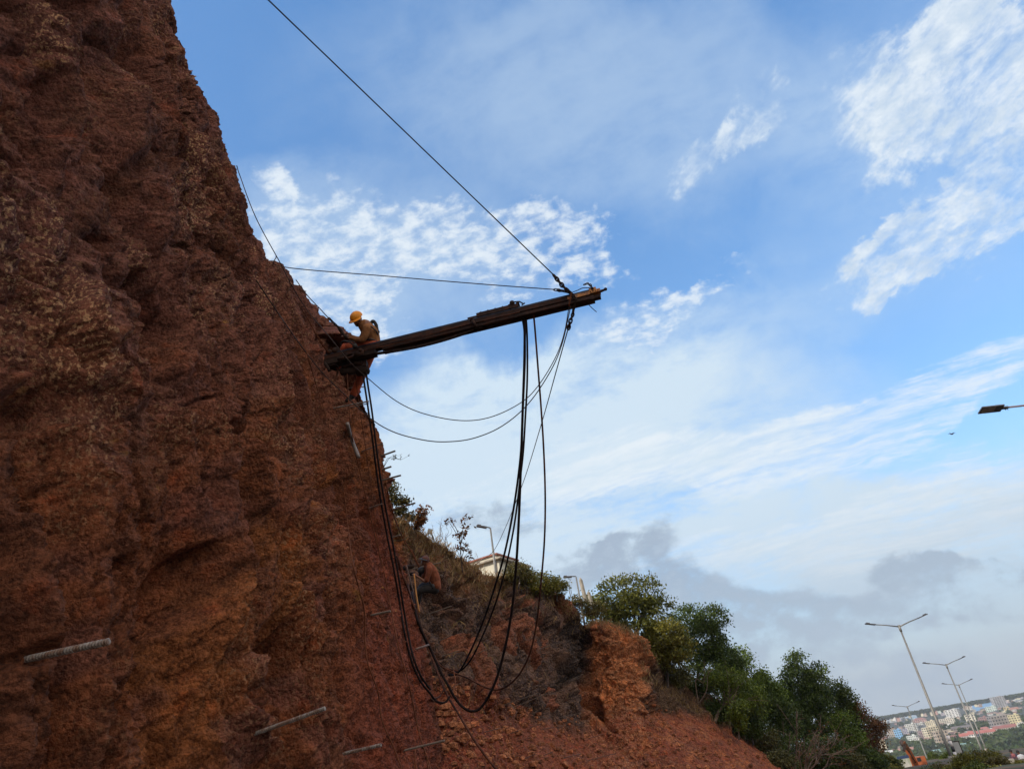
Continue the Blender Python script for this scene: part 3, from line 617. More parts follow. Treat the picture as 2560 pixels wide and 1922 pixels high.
for x in np.arange(.2, LM-.1, .35): b = MB(); mbox(b, x, x+.04, -.055, .055, .01, .03); mk('cross_tie', b.vf, M_IRON, drill)
def chain_mesh(P, w_, h, pitch):
    P = np.array(P); L = np.r_[0, np.cumsum(np.linalg.norm(np.diff(P, axis=0), axis=1))]; n = int(L[-1]/pitch); mb = MB()
    for i in range(n):
        q = [np.interp((i+.5)*L[-1]/n, L, P[:, k]) for k in range(3)]; q2 = [np.interp((i+.6)*L[-1]/n, L, P[:, k]) for k in range(3)]
        Fm = frame(np.array(q2)-np.array(q))
        for s in (-1, 1): mb.box(np.array(q)+Fm[1]*s*w_/2, (pitch*1.05 if i % 2 else pitch*1.0, .006, h), Fm)
        mb.box(np.array(q), (pitch*.42, w_, h*.7), Fm)
    return mb
mk('feed_chain', chain_mesh([ml(x, 0, -.035+.006*math.sin(x*2)) for x in np.linspace(1.9, LM-.5, 30)], .05, .026, .05).vf, M_IRON, drill)
mk('return_chain', chain_mesh([ml(x, -.03, -.135-.10*math.sin(math.pi*(x-.9)/2.2)) for x in np.linspace(.9, 3.1, 30)], .05, .034, .075).vf, M_IRON, drill)
b = MB(); b.tube([ml(.4+t*(LM-1.9), -.105, -.03-.035*math.sin(math.pi*t)**.7-.02*math.sin(7*t)) for t in np.linspace(0, 1, 40)], .011, 7); mk('feed_hose', b.vf, M_HOSE_M, drill, True)
# carriage on top of the mast
b = MB(); x0 = 3.02; mbox(b, x0, x0+.80, -.09, .09, .118, .20); mbox(b, x0+.05, x0+.7, -.07, .07, .201, .225); mbox(b, x0-.18, x0-.003, -.06, .06, .118, .17)
for k in range(5): mbox(b, x0+.14*k+.08, x0+.14*k+.1, -.1, .1, .11, .21)
car = mk('carriage', b.vf, M_RUST, drill)
b = MB(); b.tube([ml(x0+.7, -.1, .25), ml(x0+.7, .1, .25)], .045, 12); b.tube([ml(x0+.80, -.08, .235), ml(x0+.80, .06, .235)], .03, 10)
b.tube([ml(x0+.62, -.05, .235), ml(x0+.72, -.05, .29), ml(x0+.84, -.04, .27), ml(x0+.9, -.03, .2)], .014, 8); b.tube([ml(x0+.86, 0, .2), ml(x0+.93, 0, .235)], .012, 6)
mk('carriage_fitting', b.vf, M_IRON, car, True)
b = MB(); b.tube([ml(2.93, -.11, .05), ml(2.98, -.12, -.16)], [.032, .032], 14); b.tube([ml(2.93, -.11, .045), ml(2.925, -.11, .06)], .043, 14); mk('guide_pipe', b.vf, M_RUST, drill, True)
b = MB(); mbox(b, LM-.60, LM-.18, -.09, .09, -.01, .06); mbox(b, LM-.18, LM-.05, -.10, .10, .01, .12); mbox(b, LM-.07, LM+.02, -.07, .07, .03, .09)
mk('head_block', b.vf, M_YEL, drill)
b = MB(); b.tube([ml(LM, 0, .06), ml(LM+.10, 0, .075)], [.03, .022], 10); b.ball(ml(LM+.12, 0, .085), .032, 6); mbox(b, LM-.15, LM+.0, -.05, .05, -.10, -.04); mbox(b, LM-.55, LM-.12, -.08, .08, -.135, -.05)
mk('idler_end', b.vf, M_RUST, drill)
for k in range(4): b = MB(); b.ball(ml(LM-.16+.045*k, -.102, .03), .012, 5); mk('bolt', b.vf, M_IRON, drill)
# foot end: clamp, cylinders, rotary head
b = MB(); mbox(b, -.01, 1.0, -.08, .09, -.15, -.025); mbox(b, .02, .22, -.06, .06, -.19, -.1); mk('foot_frame', b.vf, M_IRON, drill)
b = MB(); ring = [ml(.52+.055*math.cos(a)*1.5, -.122, -.12+.05*math.sin(a)) for a in np.linspace(0, 2*math.pi, 17)]; b.tube(ring, .028, 8); mbox(b, .28, .47, -.135, -.105, -.15, -.10); mbox(b, .58, .80, -.14, -.105, -.16, -.05); b.ball(ml(.75, -.13, -.06), .045, 6)
mk('clamp_plate', b.vf, M_RUST, drill, True)
b = MB(); b.tube([ml(.10, -.09, .15), ml(.10, .09, .15)], .05, 14); mbox(b, .02, .09, -.06, .06, .115, .22); b.tube([ml(.22, -.08, .16), ml(.22, .08, .16)], .065, 16); mk('foot_cylinder', b.vf, M_RUST, drill, True)
b = MB(); b.tube([ml(.0, -.05, -.06), ml(.10, -.08, -.34)], .03, 10); mk('foot_lever', b.vf, M_IRON, drill, True)
rh = MB(); HX = W(893, 925, 12.95); FX = frame((W(920, 921, 12.95)-W(850, 928, 12.95))); hx, hy, hz = FX
def hl(x, y, z): return HX+hx*x+hy*y+hz*z
rh.tube([hl(-.33, 0, -.01), hl(-.30, 0, 0), hl(-.02, 0, 0)], [.06, .075, .08], 14); rh.tube([hl(-.02, 0, 0), hl(.0, 0, 0), hl(.13, 0, .0), hl(.20, 0, .01), hl(.225, 0, .02)], [.09, .125, .13, .11, .06], 16)
rhh = mk('rotary_head', rh.vf, M_IRON, drill, True)
b = MB(); b.box(hl(.03, -.05, .12), (.16, .12, .08), FX); b.tube([hl(-.02, -.13, .06), hl(.12, -.13, .06)], .045, 12); b.tube([hl(-.28, -.07, .05), hl(0, -.09, .07)], .03, 10); b.box(hl(.17, -.06, .06), (.07, .16, .14), FX); mk('motor', b.vf, M_RUST, rhh)
b = MB(); b.tube([hl(-.36, -.02, .16), hl(-.37, -.03, -.05), hl(-.42, -.04, -.25), hl(-.49, -.04, -.42)], .018, 8); mk('drain_hose', b.vf, M_HOSE_M, drill, True)

# ------------------------------------------------------------------ ropes, chains and hoses
def path(P, n=8):
    out = []
    for p in P:
        if len(p) == 2 or p[2] is None:
            h = hit(p[0], p[1], bv=None, off=.05); out.append(h if h is not None else W(p[0], p[1], 13))
        else: out.append(W(*p))
    Q = spline(out, n); adj = np.zeros(len(Q))
    for i, q in enumerate(Q):
        h = hit(*PX(q)[:2])
        if h is not None: adj[i] = max(0, np.linalg.norm(q-CAM)-np.linalg.norm(h-CAM)+.06)
    A = adj.copy()
    for k in range(1, min(5, len(adj))): A = np.maximum(A, np.maximum(np.r_[adj[k:], np.zeros(k)], np.r_[np.zeros(k), adj[:-k]])*(1-.1*k))
    for _ in range(4 if len(adj) > 3 else 0): A = np.maximum(adj, np.r_[A[:1], .25*A[:-2]+.5*A[1:-1]+.25*A[2:], A[-1:]])
    v = Q-CAM; L = np.linalg.norm(v, axis=1)[:, None]; return CAM+v*(1-A[:, None]/L)
def line(name, label, cat, P, r, m, group=None, n=8, sides=7, taper=None):
    Q = path(P, n); o = mk(name, MB().tube(Q, r, sides).vf, m, smooth=True); return tag(o, label, cat, group)
KN = [(1500, 735, 12.5)]
line('steel_cable', 'steel cable coming down from the top of the picture to the mast tip', 'cable', [(-30, -674, 8.6), (1388, 691, 12.55)], .011, M_ROPE, 'stay cables of the drill mast', 14)
line('steel_cable', 'nearly level steel cable from the cliff edge to the mast tip', 'cable', [(690, 640, 14.2), (706, 667, 14.0), (960, 690, 13.6), (1200, 710, 13.0), (1388, 724, 12.6)], .0095, M_ROPE, 'stay cables of the drill mast')
def knots(P, r0, seed=0, dens=1.0):
    """a rope or chain whipped into knots: a lumpy chain of torus links"""
    Q = np.array([W(*p) for p in P]); L = np.r_[0, np.cumsum(np.linalg.norm(np.diff(Q, axis=0), axis=1))]; rg = random.Random(seed); mb = MB(); s = 0; k = 0
    while s < L[-1]:
        ln = r0*rg.uniform(3.0, 4.2); c = np.array([np.interp(min(L[-1], s+ln*.4), L, Q[:, i]) for i in range(3)]); d = np.array([np.interp(min(L[-1], s+ln*.5), L, Q[:, i]) for i in range(3)])-np.array([np.interp(max(0, s+ln*.2), L, Q[:, i]) for i in range(3)])
        Fm = frame(d if np.linalg.norm(d) > 1e-6 else Q[-1]-Q[0], (0, .3, 1)); a, b_, e = Fm; side = b_ if k % 2 else e; wd = r0*rg.uniform(.8, 1.5)
        mb.tube([c+a*ln*.62*math.cos(t)+side*wd*math.sin(t) for t in np.linspace(0, 2*math.pi, 13)], r0*rg.uniform(.5, .75), 6)
        s += ln*.8; k += 1
    return mb
def chain(label, P, r0, m=None, seed=0, group=None): return tag(mk('lashing_chain', knots(P, r0, seed).vf, m or M_IRON, smooth=True), label, 'chain', group)
chain('knotted chain joining the long descending cable to the mast tip', [(1384, 688, 12.55), (1404, 712, 12.53), (1424, 732, 12.5), (1437, 745, 12.42)], .025, seed=1)
chain('short shackle chain joining the level cable to the mast tip', [(1386, 724, 12.58), (1404, 727, 12.52), (1422, 730, 12.45)], .02, seed=2)
chain('small curled chain standing up on top of the mast head', [(1460, 712, 12.5), (1468, 709, 12.5), (1476, 713, 12.5), (1481, 722, 12.45)], .014, seed=3)
chain('lumpy knotted chain hanging under the mast tip', [(1436, 758, 12.45), (1434, 772, 12.45), (1432, 786, 12.45), (1427, 800, 12.45), (1422, 818, 12.46)], .022, seed=4)
line('wire', 'thin wire lying along the mast top to the curled chain', 'wire', [(1428, 732, 12.4), (1444, 726, 12.38), (1458, 720, 12.38), (1480, 720, 12.4)], .008, M_IRON)
line('wire', 'loose wire end sticking out below the mast head', 'wire', [(1466, 753, 12.5), (1468, 757, 12.5), (1478, 768, 12.5), (1489, 778, 12.5), (1492, 779, 12.5)], .007, M_IRON)
line('strap', 'webbing strap wrapped round the mast near its tip', 'strap', [(1428, 733, 12.36), (1425, 750, 12.33), (1422, 766, 12.36)], .014, M_ROPE_M, n=5)
RG = 'ropes hanging round the drill mast'
line('rope', 'rope over the cliff edge sagging in the upper curve below the mast', 'rope', [(592, 415, 11.7), (600, 440), (640, 545, 12.3), (703, 662, 12.9), (730, 715), (768, 775), (830, 850, 12.5), (875, 905, 12.35), (918, 944, 12.4), (990, 1002, 12.5), (1060, 1034, 12.5), (1150, 1051, 12.5), (1225, 1043, 12.5), (1300, 1008, 12.5), (1345, 965, 12.5), (1388, 895, 12.5), (1410, 835, 12.5), (1423, 765, 12.45)], .0085, M_ROPE, RG, 10)
line('rope', 'rope off the cliff sagging in the lower curve below the mast', 'rope', [(640, 700), (700, 790), (742, 850, 12.2), (800, 925, 12.0), (860, 985, 12.0), (925, 1045, 12.0), (985, 1080, 12.1), (1060, 1100, 12.2), (1120, 1104, 12.2), (1185, 1095, 12.3), (1255, 1065, 12.3), (1320, 1010, 12.4), (1375, 930, 12.4), (1405, 860, 12.4), (1427, 765, 12.4)], .0095, M_ROPE, RG, 10)
line('rope', 'rope slanting from the lumpy chain down to the stake on the ridge', 'rope', [(1422, 816, 12.46), (1390, 930, 14), (1354, 1058, 17), (1310, 1200, 21), (1268, 1308, 26), (1235, 1375, 30), (1206, 1399, 33)], .011, M_ROPE, RG, 8)
line('rope', 'taut rope from the cliff edge down to the hand of the yellow helmet worker', 'rope', [(740, 700, 13.6), (768, 738, 13.3), (800, 772, 13.1), (824, 798, 13.0)], .009, M_ROPE)
chain('chain and hook held in front of the yellow helmet worker', [(822, 795, 13.0), (836, 809, 13.0), (846, 818, 13.0)], .017, seed=6)
line('chain_hoist', 'small dark lever hoist between the chain and the worker hands', 'hoist', [(846, 818, 13.0), (853, 828, 13.0), (860, 838, 12.98), (868, 846, 12.95)], [.02, .03, .034, .036, .036, .034, .03, .026, .02, .036, .036, .03, .02], M_IRON, n=4)
line('rope', 'muddy rope over the rock to the knots above the left end of the drill', 'rope', [(735, 745), (765, 790), (788, 830)], .009, M_ROPE_M)
chain('knotted lashing against the rock above the left end of the drill', [(788, 830, 12.3), (800, 852, 12.3), (812, 868, 12.4), (820, 880, 12.6)], .015, M_ROPE_M, 7)
CG = 'muddy ropes lying on the cliff face'
for lab, P, r in [('muddy rope on the rock left of the drill, running down to the ochre patch', [(738, 790), (756, 840), (772, 900), (790, 960), (815, 1040), (833, 1100)], .008),
                  ('thin muddy rope down the red face, leftmost below the drill', [(855, 1200), (868, 1300), (880, 1400), (900, 1480), (911, 1530), (916, 1640), (945, 1730), (955, 1800), (985, 1870), (1010, 1935)], .009),
                  ('thin muddy rope down the red face just left of the two black hoses', [(868, 935, 12.9), (872, 1010, 12.5), (880, 1090, 12.5), (905, 1200), (935, 1330), (960, 1430), (975, 1510), (997, 1620), (1020, 1700), (1045, 1820), (1070, 1900), (1082, 1940)], .010),
                  ('thin dark rope dropping behind the dangling boot', [(889, 940, 13.1), (894, 985, 13.1), (900, 1030, 13.0), (908, 1080, 12.9), (925, 1200), (950, 1400)], .007),
                  ('short muddy rope hooked over the thin bar at the bottom', [(1040, 1935), (1038, 1875), (1048, 1862), (1058, 1868), (1066, 1895), (1076, 1940)], .009),
                  ('bent wire lying on the red earth at the bottom', [(1158, 1860), (1172, 1864), (1184, 1880), (1187, 1888), (1176, 1890), (1190, 1900), (1213, 1912)], .009)]:
    line('rope', lab, 'rope', P, r, M_ROPE_M, CG)
HG = 'drill hoses'
line('hose', 'black hose hanging from mid mast, left one of the close pair', 'hose', [(1306, 795, 12.7), (1311, 830, 12.7), (1312, 900, 12.7), (1308, 1000, 12.7), (1304, 1100, 12.8), (1298, 1170, 12.9), (1284, 1270, 13.2), (1262, 1380, 13.7), (1236, 1470, 14.2), (1205, 1560, 14.8), (1170, 1640, 15.3), (1143, 1683, 15.6), (1122, 1686, 15.8)], .022, M_HOSE, HG)
line('hose', 'black hose hanging from mid mast, thinner right one of the close pair', 'hose', [(1315, 790, 12.75), (1318, 850, 12.75), (1318, 950, 12.75), (1313, 1050, 12.8), (1308, 1130, 12.8), (1300, 1200, 12.9), (1286, 1310, 13.3), (1264, 1420, 13.8), (1238, 1510, 14.3), (1206, 1590, 14.8), (1176, 1650, 15.3), (1146, 1678, 15.6), (1118, 1672, 15.8), (1098, 1655, 15.9)], .019, M_HOSE, HG)
line('hose', 'thick black hose that drops almost straight and loops lowest at the bottom', 'hose', [(1312, 792, 12.6), (1311, 900, 12.6), (1306, 1050, 12.6), (1302, 1170, 12.6), (1297, 1300, 12.6), (1290, 1420, 12.7), (1279, 1530, 12.8), (1260, 1630, 12.9), (1236, 1710, 12.9), (1205, 1765, 13.0), (1180, 1777, 13.0), (1155, 1765, 13.1), (1135, 1740, 13.2), (1122, 1715, 13.3), (1105, 1685, 13.4), (1075, 1620, 13.7), (1045, 1555, 14.2), (1030, 1480, 14.8)], .025, M_HOSE, HG)
line('hose', 'reddish hose hanging on its own on the right, nearest the mast tip', 'hose', [(1334, 787, 12.6), (1338, 830, 12.6), (1345, 920, 12.6), (1352, 1010, 12.6), (1359, 1120, 12.6), (1363, 1240, 12.7), (1361, 1350, 12.8), (1352, 1460, 12.9), (1341, 1560, 13.1), (1322, 1640, 13.3), (1290, 1695, 13.6), (1250, 1722, 13.9), (1215, 1718, 14.1), (1170, 1695, 14.5), (1140, 1683, 14.8), (1098, 1660, 15), (1080, 1625, 15.2)], .018, M_HOSE_M, HG)
line('hose', 'black hose under the rotary head, left one of the pair down the cliff', 'hose', [(907, 930, 12.9), (911, 960, 12.8), (920, 1020, 12.7), (930, 1090, 12.6), (940, 1170, 12.6), (950, 1240, 12.6), (966, 1330, 12.6), (984, 1420, 12.5), (998, 1500, 12.5), (1011, 1580, 12.4), (1028, 1650, 12.4), (1050, 1700, 12.4), (1075, 1732, 12.4), (1092, 1752, 12.5), (1112, 1755, 12.6), (1124, 1740, 12.7)], .019, M_HOSE, HG)
line('hose', 'black hose under the rotary head, right one of the pair down the cliff', 'hose', [(915, 930, 12.85), (920, 965, 12.8), (930, 1030, 12.7), (941, 1120, 12.6), (952, 1200, 12.6), (966, 1280, 12.6), (984, 1370, 12.6), (1001, 1470, 12.5), (1014, 1550, 12.5), (1030, 1630, 12.4), (1050, 1685, 12.4), (1075, 1722, 12.4)], .019, M_HOSE, HG)
line('hose', 'muddy hose in the bundle from the crouching man to the tangle', 'hose', [(992, 1388, 16.2), (1004, 1430, 16.0), (1020, 1475, 15.7), (1040, 1530, 15.3), (1060, 1590, 15.0), (1078, 1640, 14.8), (1098, 1690, 14.2), (1120, 1740, 13.6), (1150, 1790, 12.9), (1180, 1840, 12.2), (1215, 1890, 11.6), (1260, 1945, 11.0)], .021, M_HOSE_M, HG)
line('hose', 'thin muddy hose twisting beside the bundle into the tangle', 'hose', [(1014, 1412, 16.3), (1022, 1470, 16), (1042, 1540, 15.6), (1062, 1600, 15.3), (1085, 1645, 15.2), (1110, 1668, 15.2), (1145, 1676, 15.3)], .016, M_HOSE_M, HG)
line('hose', 'thin reddish hose crossing under the bundle into the tangle', 'hose', [(1034, 1480, 15.6), (1052, 1560, 15.4), (1075, 1612, 15.2), (1092, 1650, 15.1), (1115, 1675, 15.1), (1138, 1684, 15.3)], .013, M_HOSE_M, HG)
line('hose', 'muddy hose loop hanging below the tangle', 'hose', [(1116, 1678, 14.6), (1110, 1700, 14.3), (1108, 1725, 14), (1096, 1742, 13.8), (1078, 1745, 13.6), (1085, 1752, 13.5), (1105, 1758, 13.6), (1122, 1748, 13.8)], .014, M_HOSE_M, HG)
line('rope', 'light muddy tie rope looping down right of the tangle', 'rope', [(1134, 1676, 14.9), (1138, 1700, 14.5), (1136, 1720, 14.2), (1126, 1738, 13.8)], .014, M_ROPE_M, HG)
line('steel_rod', 'rusty short rod wedged across the hose bundle', 'rod', [(1039, 1622, 14.4), (1072, 1611, 14.4)], .02, M_BAR_O, None, 3)
line('drill_rod', 'orange yellow pole upright beside the crouching man', 'pole', [(1035, 1433, 17.0), (1040, 1480, 16.8), (1048, 1530, 16.6)], .019, M_PYEL)
line('drill_rod', 'dark rod leaning left of the orange yellow pole', 'rod', [(1016, 1412, 17.2), (1030, 1465, 17.0), (1042, 1515, 16.8)], .016, M_BAR_O)
line('drain_pipe', 'grey plastic pipe hanging down the cliff below the drill', 'pipe', [(868, 1058, None), (878, 1095, 12.6), (897, 1143, 12.3)], .034, M_PVC, None, 6, 14)
line('rope', 'rope from the orange patch down to the crouching man', 'rope', [(963, 1205, 17), (985, 1290, 18), (1010, 1350, 18), (1022, 1368, 17.9), (1045, 1410, 17.8), (1052, 1440, 17.7)], .014, M_ROPE_M)
chain('chain links in the rope just above the crouching man', [(1028, 1375, 17.9), (1036, 1392, 17.85), (1046, 1414, 17.8)], .02, M_ROPE_M, 9)

# ------------------------------------------------------------------ people
def fuse(name, mb, mt, parent, vox=.014, smooth=2, local=False):
    o = mk(name, mb.vf, mt, parent, False, local)
    md = o.modifiers.new('r', 'REMESH'); md.mode = 'VOXEL'; md.voxel_size = vox; md.use_smooth_shade = True
    if smooth: ms = o.modifiers.new('s', 'SMOOTH'); ms.factor = .5; ms.iterations = smooth
    dg = bpy.context.evaluated_depsgraph_get(); me = bpy.data.meshes.new_from_object(o.evaluated_get(dg)); o.modifiers.clear(); old = o.data; o.data = me
    if not me.materials: me.materials.append(mt)
    bpy.data.meshes.remove(old); return o
def limb(mb, pts, rs, n=12):
    Q = spline(pts, 6) if len(pts) > 2 else np.linspace(pts[0], pts[1], 7)
    rr = np.interp(np.linspace(0, len(pts)-1, len(Q)), range(len(pts)), rs); mb.tube(Q, rr, n)
    mb.ball(pts[0], rs[0], 7); mb.ball(pts[-1], rs[-1], 7); return mb
def hand(mb, wrist, fwd, palmn, s=1.0, curl=.9):
    fwd = np.array(fwd)/np.linalg.norm(fwd); pn = np.array(palmn)-fwd*(np.array(palmn)@fwd); pn /= np.linalg.norm(pn); sd_ = np.cross(fwd, pn)
    c = wrist+fwd*.045*s; mb.box(c, (.085*s, .075*s, .028*s), np.array([fwd, sd_, pn]))
    for i, ln in enumerate((.062, .074, .068, .052)):
        b0 = wrist+fwd*.085*s+sd_*(-.029+.0195*i)*s; d = fwd; P = [b0]
        for j in range(3):
            a = curl*(.4+.45*j); dd = fwd*math.cos(a)+pn*math.sin(a); P.append(P[-1]+dd*ln*s*(.42, .32, .26)[j])
        mb.tube(P, [.0105*s, .0095*s, .0088*s, .0075*s], 8); mb.ball(P[-1], .0075*s, 5)
    b0 = wrist+fwd*.03*s-sd_*.035*s; P = [b0, b0+(fwd*.6-sd_*.5+pn*.35)*.035*s, b0+(fwd*1.4-sd_*.5+pn*1.0)*.036*s]; mb.tube(P, [.014*s, .0115*s, .009*s], 8); mb.ball(P[-1], .009*s, 5)
def head(mb, c, face, up, s=1.0):
    """skull, jaw, nose, ears, neck stub; face = looking direction"""
    fc = np.array(face, float); fc /= np.linalg.norm(fc); up = np.array(up, float); up -= fc*(up@fc); up /= np.linalg.norm(up); sd_ = np.cross(fc, up); M = np.array([fc, sd_, up])
    mb.ball(c, .1*s, 10, (1.0, .79, 1.12), M); mb.ball(c+fc*.035*s-up*.055*s, .066*s, 9, (1.0, .9, 1.0), M)
    mb.ball(c+fc*.108*s-up*.015*s, .016*s, 6, (1, .8, 1.6), M); mb.ball(c+fc*.095*s-up*.055*s, .017*s, 6, (.7, 1.6, .6), M); mb.ball(c+fc*.085*s+up*.022*s, .03*s, 6, (.6, 1.8, .35), M)
    for k in (-1, 1): mb.ball(c+sd_*k*.08*s-fc*.008*s-up*.012*s, .026*s, 6, (.7, .35, 1.15), M)
    return fc, sd_, up, M
def K1(x, y, dd=0): return W(740+x*.2408, 660+y*.2408, 13.12+dd)
def worker1():
    root = thing('person', 'worker in a yellow hard hat and orange trousers sitting astride the drill mast', 'person', tuple(K1(800, 850)))
    hc = K1(632, 572); face = K1(560, 640, -.25)-K1(632, 572); upv = K1(620, 500)-K1(640, 590)
    b = MB(); fc, sd_, up, M = head(b, hc, face, upv)
    limb(b, [K1(655, 600), K1(705, 640)], [.058, .066])
    # torso, hips, arms, legs : one continuous body
    limb(b, [K1(722, 640, 0), K1(770, 720, 0), K1(790, 790, 0), K1(798, 850, 0)], [.12, .145, .125, .13])
    limb(b, [K1(735, 660, -.17), K1(735, 660, .17)], [.07, .07])
    nS, nE, nW = K1(738, 668, -.19), K1(688, 785, -.24), K1(560, 768, -.12)
    fS, fE, fW = K1(735, 662, .18), K1(672, 780, .2), K1(540, 748, .1)
    limb(b, [nS, nE, nW], [.058, .045, .03]); limb(b, [fS, fE, fW], [.058, .045, .03])
    hand(b, nW, K1(515, 762, -.07)-nW, (K1(540, 820)-K1(540, 760))); hand(b, fW, K1(500, 742, .05)-fW, (K1(540, 820)-K1(540, 760)))
    nH, nK, nA = K1(800, 850, -.05), K1(512, 868, -.06), K1(432, 1085, .0)
    fH, fK, fA = K1(800, 862, .12), K1(712, 1085, .14), K1(596, 1362, .12)
    limb(b, [nH, nK], [.095, .06]); limb(b, [nK, nA], [.06, .04]); limb(b, [fH, fK, fA], [.095, .062, .042])
    fuse('body', b, M_SKIN, root, .009, 1)
    b = MB(); limb(b, [K1(712, 640, 0), K1(770, 715, 0), K1(795, 790, 0), K1(800, 845, 0)], [.125, .165, .15, .15]); limb(b, [K1(738, 665, -.17), K1(738, 665, .17)], [.085, .085])
    limb(b, [nS, nE, nW+(nE-nW)*.12], [.08, .064, .045]); limb(b, [fS, fE, fW+(fE-fW)*.12], [.08, .064, .045])
    for k in range(5): b.ball(K1(775+6*k, 800+12*k, -.14), .045, 6)
    fuse('shirt', b, M_SHIRT, root, .013, 2)
    b = MB(); limb(b, [K1(802, 842, -.10), nK], [.115, .085]); limb(b, [nK, nA+(nK-nA)*.1], [.088, .07]); limb(b, [K1(802, 845, .11), fK, fA+(fK-fA)*.06], [.12, .09, .075]); limb(b, [K1(800, 840, -.06), K1(800, 840, .06)], [.135, .135])
    b.ball(K1(545, 855, -.1), .07, 7); b.ball(K1(600, 1345, .12), .078, 7, (1, 1, .7))
    fuse('trousers', b, M_TROU, root, .013, 1)
    for A_, toe in ((nA, K1(355, 1075, .0)), (fA, K1(530, 1418, .06))):
        b = MB(); limb(b, [A_, A_+(toe-A_)*.15], [.055, .058]); limb(b, [A_+(toe-A_)*.1, toe], [.055, .042]); fuse('boot', b, M_BOOT, root, .012, 1)
    # helmet: shell, brim, chin strap
    b = MB(); hcn = hc+up*.035
    for i, t in enumerate(np.linspace(0, math.pi/2*.98, 8)): pass
    V = []; Fc = []; n = 24
    for i, t in enumerate(np.linspace(0.02, 1.62, 10)):
        for j in range(n):
            a = 2*math.pi*j/n; V.append(hcn+up*(.118*math.cos(t))+(fc*math.cos(a)*1.18+sd_*math.sin(a)*.98)*.124*math.sin(t)-fc*.012)
    Fc = [(i*n+j, i*n+(j+1) % n, (i+1)*n+(j+1) % n, (i+1)*n+j) for i in range(9) for j in range(n)]+[tuple(range(n-1, -1, -1))]
    b.add(V, Fc); hel = mk('helmet', b.vf, M_HELM, root, True)
    b = MB(); V = []; n = 24
    for j in range(n+1):
        a = -math.pi*.42+math.pi*.84*j/n; e = fc*math.cos(a)*1.18+sd_*math.sin(a)*.98; o_ = .055*math.cos(a*1.15)**.7+.006
        for rr, hh in ((.12, .0), (.124+o_, -.022), (.124+o_, -.028), (.118, -.008)): V.append(hcn+e*rr+up*(hh+.002)-fc*.012)
    Fc = [(j*4+k, j*4+(k+1) % 4, j*4+4+(k+1) % 4, j*4+4+k) for j in range(n) for k in range(4)]
    b.add(V, Fc); mk('brim', b.vf, M_HELM, hel, True)
    b = MB(); b.tube([hcn+fc*-.1+sd_*s_*.07+up*-.02 if i == 0 else (hc+sd_*s_*.082-up*.07+fc*.02 if i == 1 else hc+fc*.05-up*.125) for s_ in (1,) for i in range(3)], .006, 5); mk('chin_strap', b.vf, M_HARN, hel)
    b = MB(); b.ball(hc-fc*.02-up*.005, .1, 8, (.95, .84, .9), M); b.ball(hc+fc*.045-up*.085, .058, 8, (1.05, 1.05, .95), M); b.ball(hc+fc*.02-up*.05+sd_*.05, .045, 7, (1.1, .7, 1.2), M); b.ball(hc+fc*.02-up*.05-sd_*.05, .045, 7, (1.1, .7, 1.2), M); fuse('beard_and_hair', b, M_HAIR, root, .011, 1)
    for k in (-1, 1): b = MB(); b.ball(hc+fc*.092+sd_*k*.033+up*.012, .011, 6); mk('eye', b.vf, M_HAIR, root, True)
    b = MB(); P = [K1(760, 640, .02), K1(800, 590+5, .04), K1(835, 640, .03), K1(850, 720, 0), K1(862, 820, 0)]; b.tube(spline(P, 6), [.035]*13+[.028]*6+[.018]*6, 8)
    b.tube(spline([K1(735, 640, -.13), K1(780, 650, -.19), K1(835, 700, -.12), K1(850, 740, -.06)], 6), .014, 6); b.tube(spline([K1(700, 800, -.15), K1(770, 780, -.19), K1(840, 800, -.12)], 5), .016, 6); b.ball(K1(852, 705, 0), .035, 6)
    mk('safety_harness', b.vf, M_HARN, root, True)
    b = MB(); b.ball(K1(612, 852, -.3), .05, 7); b.tube(spline([K1(465, 850, -.26), K1(470, 815, -.28), K1(500, 800, -.3), K1(560, 815, -.32), K1(610, 850, -.3), K1(640, 870, -.2)], 6), .013, 6); b.tube(spline([K1(510, 805, -.28), K1(580, 800, -.3), K1(640, 850, -.25)], 6), .011, 6)
    mk('tool_belt', b.vf, M_HARN, root, True)
worker1()
def K2(x, y, dd=0): return W(1000+x*.1505, 1250+y*.1505, 17.6+dd)
